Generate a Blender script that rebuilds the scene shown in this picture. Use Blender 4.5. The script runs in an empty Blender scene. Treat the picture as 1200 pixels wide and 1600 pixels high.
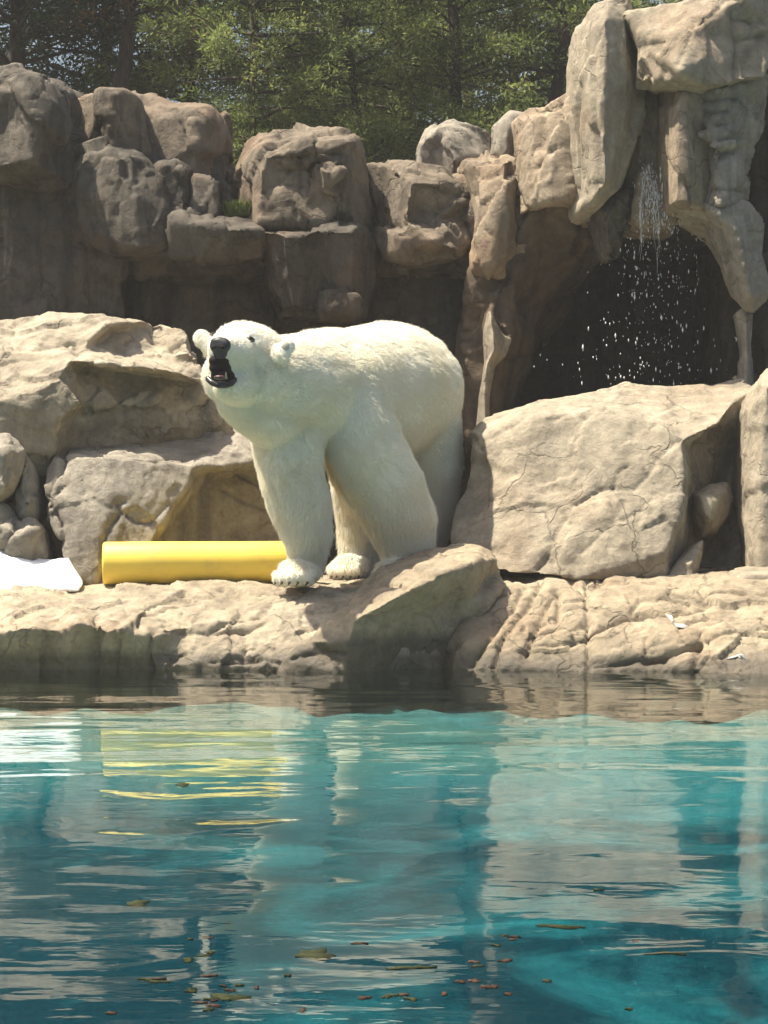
import bpy, bmesh, math, random
import numpy as np
from mathutils import Vector, Matrix
from mathutils.geometry import delaunay_2d_cdt

# ------------------------------------------------------------------ camera, sky, sun, exposure
SC = bpy.context.scene
COL = SC.collection
F, HC, BK0 = 3575.0, 0.84, 5.0   # focal length in photo pixels, camera height above the water, metres the camera stands behind y = 0
cam_d = bpy.data.cameras.new('camera')
cam = bpy.data.objects.new('camera', cam_d)
COL.objects.link(cam)
cam.location = (0, -BK0, HC)
cam.rotation_euler = (math.radians(90), 0, 0)
cam_d.sensor_fit = 'VERTICAL'
cam_d.sensor_height = 24.0
cam_d.lens = 24.0 * F / 1600.0
cam_d.clip_start = 0.05
cam_d.clip_end = 2000.0
SC.camera = cam

SUN_EL, SUN_AZ = math.radians(66), math.radians(-89)   # azimuth from +Y (view direction) clockwise
world = bpy.data.worlds.new('World')
SC.world = world
world.use_nodes = True
wn = world.node_tree.nodes
sky = wn.new('ShaderNodeTexSky')
sky.sky_type = 'NISHITA'
sky.sun_disc = False
sky.sun_elevation = SUN_EL
sky.sun_rotation = SUN_AZ
sky.dust_density = 5.0
sky.air_density = 1.2
wn['Background'].inputs[1].default_value = 0.075
world.node_tree.links.new(sky.outputs[0], wn['Background'].inputs[0])

sl = bpy.data.lights.new('sun', 'SUN')
sl.energy = 4.6
sl.angle = math.radians(0.55)
sl.color = (1.0, 0.93, 0.80)
sun = bpy.data.objects.new('sun', sl)
COL.objects.link(sun)
sdir = Vector((math.sin(SUN_AZ) * math.cos(SUN_EL), math.cos(SUN_AZ) * math.cos(SUN_EL), math.sin(SUN_EL)))
sun.rotation_euler = sdir.to_track_quat('Z', 'Y').to_euler()
sun.location = (-8, 4, 12)

SC.view_settings.view_transform = 'Standard'
SC.view_settings.look = 'None'
SC.view_settings.exposure = 1.15
SC.view_settings.gamma = 1.0
SC.render.engine = 'CYCLES'
SC.cycles.use_denoising = True
SC.cycles.max_bounces = 7
SC.cycles.diffuse_bounces = 3
SC.cycles.glossy_bounces = 3
SC.cycles.transmission_bounces = 4
SC.cycles.volume_bounces = 0
SC.cycles.use_adaptive_sampling = True
SC.cycles.adaptive_threshold = 0.03
SC.cycles.transparent_max_bounces = 16
SC.cycles.caustics_reflective = False
SC.cycles.sample_clamp_indirect = 6.0

# ------------------------------------------------------------------ helpers
def P(px, py, d):
    """photo pixel at depth y = d -> world point"""
    k = (d + BK0) / F
    return Vector(((px - 600.0) * k, d, HC + (800.0 - py) * k))

def PXY(co):
    y = np.maximum(co[:, 1] + BK0, 0.1)
    return 600 + co[:, 0] / y * F, 800 - (co[:, 2] - HC) / y * F

def hash3(ix, iy, iz, seed):
    h = (ix.astype(np.int64) * 374761393 + iy.astype(np.int64) * 668265263 + iz.astype(np.int64) * 2147483647 + seed * 974634777) & 0xFFFFFFFF
    h = ((h ^ (h >> 13)) * 1274126177) & 0xFFFFFFFF
    h = ((h ^ (h >> 16)) * 2246822519) & 0xFFFFFFFF
    return (h ^ (h >> 15)) & 0xFFFFFFFF

def vnoise(p, seed=0):
    i = np.floor(p).astype(np.int64)
    f = p - i
    f = f * f * f * (f * (f * 6 - 15) + 10)
    r = 0
    for dx in (0, 1):
        for dy in (0, 1):
            for dz in (0, 1):
                w = (f[:, 0] if dx else 1 - f[:, 0]) * (f[:, 1] if dy else 1 - f[:, 1]) * (f[:, 2] if dz else 1 - f[:, 2])
                r = r + w * (hash3(i[:, 0] + dx, i[:, 1] + dy, i[:, 2] + dz, seed) / 4294967295.0)
    return r * 2 - 1

def fbm(p, freq, octs=4, seed=0, gain=0.5):
    a, s, q = 1.0, 0, p * freq
    for o in range(octs):
        s = s + a * vnoise(q, seed + o * 17)
        q = q * 2.03 + 11.3
        a *= gain
    return s

def cells(p, seed=0):
    """worley: returns (cell random 0..1, F2-F1, tilted facet value of the cell)"""
    i = np.floor(p).astype(np.int64)
    f1 = np.full(len(p), 9.0); f2 = np.full(len(p), 9.0); cid = np.zeros(len(p)); fac = np.zeros(len(p))
    for dx in (-1, 0, 1):
        for dy in (-1, 0, 1):
            for dz in (-1, 0, 1):
                a, b, c = i[:, 0] + dx, i[:, 1] + dy, i[:, 2] + dz
                h1 = hash3(a, b, c, seed) / 4294967295.0
                h2 = hash3(a, b, c, seed + 1) / 4294967295.0
                h3 = hash3(a, b, c, seed + 2) / 4294967295.0
                d = (a + h1 - p[:, 0]) ** 2 + (b + h2 - p[:, 1]) ** 2 + (c + h3 - p[:, 2]) ** 2
                m = d < f1
                f2 = np.where(m, f1, np.minimum(f2, d))
                cid = np.where(m, h2 * 0.5 + h3 * 0.5, cid)
                fv = (p[:, 0] - a - h1) * (h2 - .5) + (p[:, 1] - b - h2) * (h3 - .5) + (p[:, 2] - c - h3) * (h1 - .5)
                fac = np.where(m, fv, fac)
                f1 = np.where(m, d, f1)
    return cid, np.sqrt(f2) - np.sqrt(f1), fac

def tag(o, label=None, cat=None, group=None, kind=None):
    if label: o['label'] = label
    if cat: o['category'] = cat
    if group: o['group'] = group
    if kind: o['kind'] = kind
    return o

def empty(name, loc, label, cat, group=None):
    e = bpy.data.objects.new(name, None)
    e.location = loc
    e.empty_display_size = 0.2
    COL.objects.link(e)
    return tag(e, label, cat, group)

def link(name, me, mat, parent=None, origin=None):
    """link a mesh given in world coordinates; origin = where its own origin goes"""
    if origin is not None:
        me.transform(Matrix.Translation(-Vector(origin)))
    o = bpy.data.objects.new(name, me)
    if origin is not None:
        o.location = origin
    COL.objects.link(o)
    if mat is not None:
        me.materials.clear(); me.materials.append(mat)
    if parent is not None:
        o.parent = parent
        o.matrix_parent_inverse = Matrix.Translation(parent.location).inverted()
    return o

def mesh_from(verts, faces, smooth=True, name='mesh'):
    me = bpy.data.meshes.new(name)
    me.from_pydata([tuple(v) for v in verts], [], faces)
    me.update()
    if smooth:
        me.polygons.foreach_set('use_smooth', [True] * len(me.polygons))
    return me

def get_co(me):
    a = np.empty(len(me.vertices) * 3, np.float32)
    me.vertices.foreach_get('co', a)
    return a.reshape(-1, 3).astype(np.float64)

def set_co(me, co):
    me.vertices.foreach_set('co', co.astype(np.float32).ravel())
    me.update()

def get_no(me):
    a = np.empty(len(me.vertices) * 3, np.float32)
    me.vertex_normals.foreach_get('vector', a)
    return a.reshape(-1, 3).astype(np.float64)

def remesh(me, voxel, smooth_it, factor=0.5):
    o = bpy.data.objects.new('tmp', me)
    COL.objects.link(o)
    m = o.modifiers.new('r', 'REMESH'); m.mode = 'VOXEL'; m.voxel_size = voxel; m.use_smooth_shade = True
    if smooth_it:
        s = o.modifiers.new('s', 'SMOOTH'); s.factor = factor; s.iterations = smooth_it
    dg = bpy.context.evaluated_depsgraph_get()
    out = bpy.data.meshes.new_from_object(o.evaluated_get(dg))
    bpy.data.objects.remove(o)
    bpy.data.meshes.remove(me)
    return out

# ------------------------------------------------------------------ node helpers / materials
def new_mat(name):
    m = bpy.data.materials.new(name)
    m.use_nodes = True
    nt = m.node_tree
    return m, nt, nt.nodes['Principled BSDF']

class NB:
    def __init__(s, nt): s.nt = nt
    def n(s, t, **kw):
        x = s.nt.nodes.new(t)
        for k, v in kw.items(): setattr(x, k, v)
        return x
    def l(s, a, b): s.nt.links.new(a, b)
    def pos(s, scale=(1, 1, 1), off=(0, 0, 0)):
        g = s.n('ShaderNodeNewGeometry'); m = s.n('ShaderNodeMapping')
        m.inputs['Scale'].default_value = scale; m.inputs['Location'].default_value = off
        s.l(g.outputs['Position'], m.inputs['Vector']); return m.outputs[0]
    def noise(s, vec, scale, detail=6, rough=0.6, dist=0.0):
        x = s.n('ShaderNodeTexNoise'); x.inputs['Scale'].default_value = scale; x.inputs['Detail'].default_value = detail
        x.inputs['Roughness'].default_value = rough; x.inputs['Distortion'].default_value = dist
        s.l(vec, x.inputs['Vector']); return x.outputs['Fac']
    def ramp(s, fac, stops):
        r = s.n('ShaderNodeValToRGB'); e = r.color_ramp.elements
        while len(e) < len(stops): e.new(0.5)
        for i, (p, c) in enumerate(stops):
            e[i].position = p
            e[i].color = (c, c, c, 1) if not isinstance(c, tuple) else (*c, 1)
        s.l(fac, r.inputs[0]); return r.outputs[0]
    def mix(s, fac, a, b, mode='MIX'):
        m = s.n('ShaderNodeMix', data_type='RGBA', blend_type=mode)
        for sock, v in ((m.inputs['Factor'], fac), (m.inputs['A'], a), (m.inputs['B'], b)):
            if isinstance(v, (int, float)): sock.default_value = v
            elif isinstance(v, tuple): sock.default_value = (*v, 1)
            else: s.l(v, sock)
        return m.outputs['Result']
    def math(s, op, a, b=0.0):
        m = s.n('ShaderNodeMath', operation=op)
        for i, v in enumerate((a, b)):
            if isinstance(v, (int, float)): m.inputs[i].default_value = v
            else: s.l(v, m.inputs[i])
        return m.outputs[0]
    def bump(s, h, strength, dist, normal=None):
        b = s.n('ShaderNodeBump'); b.inputs['Strength'].default_value = strength; b.inputs['Distance'].default_value = dist
        s.l(h, b.inputs['Height'])
        if normal is not None: s.l(normal, b.inputs['Normal'])
        return b.outputs[0]

def rock_mat(name, light, mid, dark, rust=0.25, streak=0.5, white=0.15, wet=0.0, seed=0.0):
    m, nt, bs = new_mat(name)
    b = NB(nt)
    pos = b.pos(off=(seed, seed * 1.7, seed * .6))
    n1 = b.noise(pos, 1.1, 8, .62, .6)
    col = b.mix(b.ramp(n1, [(.36, 0), (.62, 1)]), mid, light)
    n2 = b.noise(pos, 3.4, 9, .68, .4)
    col = b.mix(b.math('MULTIPLY', b.ramp(n2, [(.50, 0), (.70, 1)]), .75), col, dark)
    # rusty brown patches
    n3 = b.noise(pos, .9, 6, .6, 1.0)
    col = b.mix(b.math('MULTIPLY', b.ramp(n3, [(.52, 0), (.66, 1)]), rust), col, (.30, .165, .085))
    # water runs down the faces: stretched streaks
    ps = b.pos(scale=(3.2, 3.2, .28), off=(seed * 2, 1, 2))
    n4 = b.noise(ps, 1.6, 7, .62, .25)
    col = b.mix(b.math('MULTIPLY', b.ramp(n4, [(.50, 0), (.68, 1)]), streak), col, tuple(c * .38 for c in dark))
    ps2 = b.pos(scale=(4.2, 4.2, .4), off=(seed * 3 + 4, 7, 1))
    n5 = b.noise(ps2, 1.9, 6, .65, .3)
    col = b.mix(b.math('MULTIPLY', b.ramp(n5, [(.60, 0), (.76, 1)]), white), col, (.62, .58, .50))
    # fine grain and pits
    n6 = b.noise(pos, 38, 5, .7)
    col = b.mix(b.ramp(n6, [(.32, .16), (.52, 0.0)]), col, tuple(c * .45 for c in dark))
    n7 = b.noise(pos, 9, 8, .75)
    col = b.mix(.5, col, b.ramp(n7, [(.3, (.22, .20, .17)), (.7, (.86, .83, .76))]), 'OVERLAY')
    rough = .88
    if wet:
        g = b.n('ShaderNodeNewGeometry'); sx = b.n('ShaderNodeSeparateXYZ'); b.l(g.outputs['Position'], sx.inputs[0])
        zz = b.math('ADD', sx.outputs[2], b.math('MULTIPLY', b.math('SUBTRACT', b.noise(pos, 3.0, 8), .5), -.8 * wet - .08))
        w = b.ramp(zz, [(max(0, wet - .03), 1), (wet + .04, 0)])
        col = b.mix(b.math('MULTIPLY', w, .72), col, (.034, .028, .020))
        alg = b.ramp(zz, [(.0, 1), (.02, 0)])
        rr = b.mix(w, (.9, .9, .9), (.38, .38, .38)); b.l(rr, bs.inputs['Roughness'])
    else:
        bs.inputs['Roughness'].default_value = rough
    bs.inputs['Specular IOR Level'].default_value = .25
    h1 = b.noise(pos, 6, 12, .72, .4)
    h2 = b.noise(pos, 40, 8, .75)
    vo = b.n('ShaderNodeTexVoronoi', feature='DISTANCE_TO_EDGE'); vo.inputs['Scale'].default_value = 2.6
    wv = b.n('ShaderNodeVectorMath', operation='ADD'); b.l(pos, wv.inputs[0])
    ns = b.n('ShaderNodeTexNoise'); ns.inputs['Scale'].default_value = 3.5; ns.inputs['Detail'].default_value = 6; b.l(pos, ns.inputs['Vector'])
    ws = b.n('ShaderNodeVectorMath', operation='SCALE'); ws.inputs['Scale'].default_value = .45; b.l(ns.outputs['Color'], ws.inputs[0]); b.l(ws.outputs[0], wv.inputs[1])
    b.l(wv.outputs[0], vo.inputs['Vector'])
    crk = b.ramp(vo.outputs['Distance'], [(.0, 0), (.022, 1)])
    crk = b.mix(b.ramp(b.noise(pos, 1.6, 4), [(.46, 1), (.58, 0)]), crk, (1.0, 1.0, 1.0))
    dirt = b.mix(b.ramp(vo.outputs['Distance'], [(.0, .32), (.03, 0)]), col, tuple(c * .35 for c in dark))
    col = b.mix(b.ramp(b.noise(pos, 1.6, 4), [(.46, 0), (.58, 1)]), col, dirt)
    b.l(col, bs.inputs['Base Color'])
    nrm = b.bump(crk, .6, .012)
    nrm = b.bump(h1, .6, .045, nrm)
    nrm = b.bump(h2, .4, .008, nrm)
    b.l(nrm, bs.inputs['Normal'])
    return m

M_TAN = rock_mat('rock_tan', (.375, .328, .252), (.295, .256, .194), (.155, .135, .105), rust=.20, streak=.32, white=.28, seed=1)
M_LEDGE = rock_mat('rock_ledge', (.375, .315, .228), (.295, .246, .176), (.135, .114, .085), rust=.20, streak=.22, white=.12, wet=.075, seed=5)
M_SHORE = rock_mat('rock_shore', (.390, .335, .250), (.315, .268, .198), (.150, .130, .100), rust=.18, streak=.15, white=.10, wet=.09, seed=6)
M_HUMP = rock_mat('rock_hump', (.335, .280, .200), (.265, .220, .156), (.125, .107, .082), rust=.12, streak=.15, white=.08, wet=.17, seed=7)  # high wet band: waterline stain below, painted shade of the front face above
M_GREY = rock_mat('rock_grey', (.345, .312, .258), (.250, .226, .188), (.105, .095, .080), rust=.08, streak=.45, white=.28, seed=9)
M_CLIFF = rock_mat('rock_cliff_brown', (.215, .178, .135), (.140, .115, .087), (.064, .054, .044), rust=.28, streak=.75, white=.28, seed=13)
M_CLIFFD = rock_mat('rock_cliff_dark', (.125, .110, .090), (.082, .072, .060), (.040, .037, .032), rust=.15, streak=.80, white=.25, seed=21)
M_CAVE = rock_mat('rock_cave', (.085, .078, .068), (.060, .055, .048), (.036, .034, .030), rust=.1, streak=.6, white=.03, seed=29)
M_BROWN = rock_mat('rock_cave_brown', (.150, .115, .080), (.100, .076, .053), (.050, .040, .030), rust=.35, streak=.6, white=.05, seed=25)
M_CLIFFB = rock_mat('rock_pillar', (.335, .272, .200), (.250, .203, .148), (.125, .104, .080), rust=.32, streak=.45, white=.32, seed=17)

# ------------------------------------------------------------------ rocks
def rock(name, outline, ridges=(), thick=0.6, voxel=0.02, smooth=5, amp=0.02, freq=2.2, step=0.018, stepf=3.0,
         cracks=(), mat=None, parent=None, label=None, cat='rock', group=None, seed=1, shrink=0.86, vstretch=1.0, warp=1.0):
    """A rock from its outline and inner edges, each point (px, py, distance); closed behind by `thick` metres."""
    pts, edges = [], []
    def add(p):
        for i, q in enumerate(pts):
            if abs(q[0] - p[0]) < .6 and abs(q[1] - p[1]) < .6: return i
        pts.append(p); return len(pts) - 1
    idx = [add(p) for p in outline]
    edges += [(idx[i], idx[(i + 1) % len(idx)]) for i in range(len(idx))]
    for r in ridges:
        ii = [add(p) for p in r]
        edges += [(ii[i], ii[i + 1]) for i in range(len(ii) - 1) if ii[i] != ii[i + 1]]
    v2, e2, f2, ov, oe, of = delaunay_2d_cdt([Vector((p[0] / 100, -p[1] / 100)) for p in pts], edges, [], 1, 1e-4)
    verts = []
    for k, v in enumerate(v2):
        px, py = v[0] * 100, -v[1] * 100
        if ov[k]: d = pts[ov[k][0]][2]
        else:
            ws = [(1 / (1e-3 + (q[0] - px) ** 2 + (q[1] - py) ** 2), q[2]) for q in pts]
            d = sum(w * q for w, q in ws) / sum(w for w, q in ws)
        verts.append(P(px, py, d))
    faces = [tuple(f) for f in f2]
    cnt = {}
    for f in faces:
        for i in range(len(f)):
            a, c = f[i], f[(i + 1) % len(f)]
            cnt[(a, c)] = cnt.get((a, c), 0) + 1
    bnd = [(a, c) for (a, c) in cnt if (c, a) not in cnt]
    bv = sorted({a for e in bnd for a in e})
    cen = sum((verts[i] for i in bv), Vector()) / len(bv)
    back = {}
    for i in bv:
        v = verts[i]
        w = Vector((cen.x + (v.x - cen.x) * shrink, v.y + thick, cen.z + (v.z - cen.z) * shrink))
        back[i] = len(verts); verts.append(w)
    cb = sum((verts[back[i]] for i in bv), Vector()) / len(bv) + Vector((0, thick * .15, 0))
    verts.append(cb); ci = len(verts) - 1
    for a, c in bnd:
        faces.append((c, a, back[a], back[c]))
        faces.append((back[c], back[a], ci))
    me = mesh_from(verts, faces)
    bm = bmesh.new(); bm.from_mesh(me)
    bmesh.ops.triangulate(bm, faces=bm.faces[:])
    bmesh.ops.recalc_face_normals(bm, faces=bm.faces[:]); bm.to_mesh(me); bm.free()
    me = remesh(me, voxel, smooth)
    co, no = get_co(me), get_no(me)
    q = co.copy(); q[:, 2] /= vstretch
    wamp = warp
    warp = wamp * np.stack([fbm(q, 1.7, 3, seed + 50), fbm(q, 1.7, 3, seed + 60), fbm(q, 1.7, 3, seed + 70)], 1)
    d = amp * .75 * fbm(q + .12 * warp, freq, 5, seed)
    if step:
        cid, edge, fac = cells((q + .10 * warp) * stepf, seed + 5)
        d += step * 3.2 * fac + step * .5 * (cid - .5)
        d -= step * .12 * np.exp(-(edge / .03) ** 2)
        cid, edge, fac = cells((q + .08 * warp) * stepf * 2.6, seed + 9)
        d += step * 1.3 * fac + step * .2 * (cid - .5)
        cid, edge, fac = cells((q + .05 * warp) * stepf * 6.0, seed + 19)
        d += step * .5 * fac
    d += amp * .16 * fbm(q, freq * 9, 3, seed + 90)
    co2 = co + no * d[:, None]
    if cracks:
        px, py = PXY(co)
        front = np.clip(.35 - no[:, 1], 0, .35) / .35
        wob = fbm(q, 7, 3, seed + 31) * 2.2
        wob2 = fbm(q, 7, 3, seed + 37) * 2.2
        for pl, w, dep in cracks:
            best = np.full(len(co), 1e9)
            for (x0, y0), (x1, y1) in zip(pl[:-1], pl[1:]):
                vx, vy = x1 - x0, y1 - y0
                t = np.clip(((px + wob - x0) * vx + (py + wob2 - y0) * vy) / (vx * vx + vy * vy + 1e-9), 0, 1)
                best = np.minimum(best, np.hypot(px + wob - x0 - t * vx, py + wob2 - y0 - t * vy))
            g = (np.exp(-best / (w * .55)) * dep * .8 + np.exp(-(best / (w * 2.6)) ** 2) * dep * .25) * front
            co2 += -no * g[:, None]
    set_co(me, co2)
    me.polygons.foreach_set('use_smooth', [True] * len(me.polygons))
    base = Vector((float(co2[:, 0].mean()), float(co2[:, 1].mean()), float(co2[:, 2].min())))
    o = link(name, me, mat, parent, None if parent else base)
    if label: tag(o, label, None if parent else cat, group)
    return o

# ------------------------------------------------------------------ terrain, pool, water
def ycliff(x): return 10.95 if x < .5 else (13.0 if x > .8 else 10.95 + (x - .5) / .3 * 2.05)
xs = [-1500, -60] + [i * .5 for i in range(-24, 25)] + [60, 1500]
rows = []
for x in xs:
    yc = ycliff(x)
    rows.append([(x, 7.75, -1.9), (x, 7.75, .28), (x, 8.3, .36), (x, yc - .15, .37), (x, yc, 2.8), (x, yc + .7, 2.95), (x, 30, 3.3), (x, 250, 6), (x, 1600, 6)])
n = len(rows[0])
me = mesh_from([p for r in rows for p in r], [(i * n + j, (i + 1) * n + j, (i + 1) * n + j + 1, i * n + j + 1) for i in range(len(xs) - 1) for j in range(n - 1)], smooth=False)
gm, nt, bs = new_mat('soil')
b = NB(nt); ps = b.pos()
b.l(b.ramp(b.noise(ps, 2.0, 8), [(.35, (.06, .045, .03)), (.65, (.13, .10, .06))]), bs.inputs['Base Color'])
bs.inputs['Roughness'].default_value = .95
b.l(b.bump(b.noise(ps, 12, 8), .6, .04), bs.inputs['Normal'])
tag(link('ground', me, gm), kind='structure')

nx, ny = 90, 120
gx = np.linspace(-6, 6, nx); gy = np.linspace(-2.8, 7.8, ny)
X, Y = np.meshgrid(gx, gy, indexing='ij')
q = np.stack([X.ravel(), Y.ravel(), np.zeros(X.size)], 1)
z = np.interp(q[:, 1], [-2.8, 1.5, 3.4, 5.0, 6.2, 7.8], [-1.9, -1.35, -.85, -.54, -.32, -.17])
z = z + .05 * fbm(q * np.array([.6, 1.2, 1]), 1.6, 4, 8) + .045 * fbm(q, 4.5, 4, 18) * np.clip((q[:, 1] - 5.6) / .8, 0, 1)
z = np.minimum(z, -.09 + .09 * fbm(q, 3.5, 4, 88))
q[:, 2] = z
me = mesh_from(q, [(i * ny + j, (i + 1) * ny + j, (i + 1) * ny + j + 1, i * ny + j + 1) for i in range(nx - 1) for j in range(ny - 1)])
pm, nt, bs = new_mat('pool_plaster')
b = NB(nt); ps = b.pos()
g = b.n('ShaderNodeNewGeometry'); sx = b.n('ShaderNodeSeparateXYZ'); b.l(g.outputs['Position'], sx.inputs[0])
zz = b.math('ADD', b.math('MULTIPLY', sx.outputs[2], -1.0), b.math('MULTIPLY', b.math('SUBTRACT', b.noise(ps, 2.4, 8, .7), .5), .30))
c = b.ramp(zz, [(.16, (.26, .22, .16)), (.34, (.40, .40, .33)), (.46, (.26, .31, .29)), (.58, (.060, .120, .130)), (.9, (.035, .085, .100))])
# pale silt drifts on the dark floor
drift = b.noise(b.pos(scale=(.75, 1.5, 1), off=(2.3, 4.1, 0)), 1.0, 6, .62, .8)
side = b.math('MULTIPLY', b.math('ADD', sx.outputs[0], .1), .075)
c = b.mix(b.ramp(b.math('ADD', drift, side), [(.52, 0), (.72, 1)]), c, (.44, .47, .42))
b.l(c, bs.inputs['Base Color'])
bs.inputs['Roughness'].default_value = .9
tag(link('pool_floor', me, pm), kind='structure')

# water: a closed body whose top carries small waves
nx, ny = 200, 340
gx = np.linspace(-6, 6, nx); gy = np.linspace(-2.7, 7.7, ny)
X, Y = np.meshgrid(gx, gy, indexing='ij')
q = np.stack([X.ravel(), Y.ravel(), np.zeros(X.size)], 1)
top = q.copy(); top[:, 2] = .0035 * fbm(q * np.array([1, 1.6, 1]), 1.6, 2, 77)
verts = [tuple(v) for v in top]
faces = [(i * ny + j, (i + 1) * ny + j, (i + 1) * ny + j + 1, i * ny + j + 1) for i in range(nx - 1) for j in range(ny - 1)]
ring = [i * ny for i in range(nx)] + [(nx - 1) * ny + j for j in range(1, ny)] + [i * ny + ny - 1 for i in range(nx - 2, -1, -1)] + [j for j in range(ny - 2, 0, -1)]
k0 = len(verts)
for r in ring: verts.append((verts[r][0], verts[r][1], -2.2))
m_ = len(ring)
for i in range(m_):
    faces.append((ring[(i + 1) % m_], ring[i], k0 + i, k0 + (i + 1) % m_))
faces.append(tuple(k0 + i for i in range(m_ - 1, -1, -1)))
me = mesh_from(verts, faces)
me.polygons[len(me.polygons) - 1].use_smooth = False
wm = bpy.data.materials.new('pool_water'); wm.use_nodes = True
nt = wm.node_tree; nt.nodes.clear(); b = NB(nt)
out = b.n('ShaderNodeOutputMaterial')
gl = b.n('ShaderNodeBsdfGlossy'); gl.inputs['Roughness'].default_value = .02
tr = b.n('ShaderNodeBsdfTransparent'); tr.inputs['Color'].default_value = (.97, .99, .99, 1)
fr = b.n('ShaderNodeFresnel'); fr.inputs['IOR'].default_value = 1.36
mx = b.n('ShaderNodeMixShader')
p1 = b.pos(scale=(.8, 1.4, 1)); p2 = b.pos(scale=(1.0, 1.9, 1), off=(3, 1, 0))
h1 = b.noise(p1, 2.6, 2, .45, .8)
h2 = b.noise(p2, 13, 2, .5, .4)
calm = b.ramp(b.noise(b.pos(scale=(.5, 1, 1), off=(5, 2, 0)), 1.3, 2), [(.35, .25), (.65, 1)])
nrm = b.bump(h1, 1.0, .0034)
nb = b.n('ShaderNodeBump'); nb.inputs['Distance'].default_value = .00045
b.l(calm, nb.inputs['Strength']); b.l(h2, nb.inputs['Height']); b.l(nrm, nb.inputs['Normal'])
b.l(nb.outputs[0], gl.inputs['Normal']); b.l(nb.outputs[0], fr.inputs['Normal'])
b.l(fr.outputs[0], mx.inputs[0]); b.l(tr.outputs[0], mx.inputs[1]); b.l(gl.outputs[0], mx.inputs[2])
b.l(mx.outputs[0], out.inputs['Surface'])
va = b.n('ShaderNodeVolumeAbsorption'); va.inputs['Color'].default_value = (.0, .64, .71, 1); va.inputs['Density'].default_value = .72
b.l(va.outputs[0], out.inputs['Volume'])
tag(link('pool_water', me, wm), kind='structure')

# ------------------------------------------------------------------ shore ledges and boulders
def prof(px, rows):  # column of points
    return [(px, py, d) for py, d in rows]
WB = 1250
rock('rock_ledge',
     [(-90, 900, 8.7), (0, 903, 8.7), (120, 908, 8.6), (250, 902, 8.6), (420, 903, 8.6), (640, 900, 8.7), (700, 930, 8.0), (700, 1060, 7.3), (690, WB, 7.2),
      (540, WB, 7.2), (400, WB, 7.2), (250, WB, 7.25), (0, WB, 7.25), (-90, WB, 7.25)],
     [[(-90, 930, 7.8), (0, 925, 7.8), (100, 928, 7.75), (200, 915, 7.8), (330, 908, 7.95), (440, 915, 7.75), (560, 928, 7.55), (640, 935, 7.5)],
      [(-90, 990, 7.16), (-20, 996, 7.18), (0, 990, 7.12), (35, 980, 7.08), (66, 984, 7.12), (77, 992, 7.17), (90, 985, 7.14), (120, 973, 7.06), (144, 978, 7.12), (152, 988, 7.17), (164, 985, 7.12), (188, 980, 7.06), (212, 994, 7.14), (240, 990, 7.16), (300, 975, 7.30), (400, 965, 7.36), (500, 960, 7.34), (560, 975, 7.3)],
      [(-90, 1038, 7.22), (0, 1038, 7.2), (65, 1040, 7.18), (78, 1042, 7.22), (100, 1040, 7.18), (150, 1040, 7.22), (190, 1038, 7.2), (240, 1038, 7.18), (320, 1036, 7.14), (420, 1040, 7.12), (500, 1045, 7.12), (560, 1048, 7.15)],
      [(150, 955, 7.45), (240, 940, 7.52), (340, 930, 7.6), (430, 938, 7.52)]],
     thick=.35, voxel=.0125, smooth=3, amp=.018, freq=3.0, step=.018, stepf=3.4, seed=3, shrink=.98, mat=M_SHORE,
     cracks=[([(75, 985), (78, 1010), (74, 1045)], 4, .03), ([(152, 970), (148, 1010), (150, 1045)], 4, .035), ([(195, 992), (185, 1015), (182, 1045)], 4, .025),
             ([(240, 985), (236, 1012), (238, 1045)], 4, .05),
             ([(160, 990), (200, 955), (270, 935), (370, 925)], 4, .03), ([(215, 980), (225, 960), (300, 938), (375, 922)], 3, .025),
             ([(330, 985), (360, 972), (405, 962)], 3.5, .035), ([(340, 990), (390, 985), (410, 975)], 3, .03), ([(405, 965), (430, 945), (470, 935)], 3, .02),
             ([(240, 985), (320, 990), (380, 985)], 2.5, .02), ([(380, 990), (385, 1010), (378, 1030)], 3.5, .03), ([(255, 1020), (270, 1028), (285, 1018)], 3, .025),
             ([(470, 990), (490, 985), (500, 975)], 3, .025), ([(335, 925), (370, 923), (372, 926)], 3, .03), ([(400, 928), (440, 930), (480, 925)], 2.5, .02),
             ([(20, 945), (40, 950), (60, 940)], 2.5, .012), ([(330, 1035), (420, 1032), (440, 1036)], 3, .03)],
     label='long low tan rock ledge under the yellow tube and the bear', cat='ledge')

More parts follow.
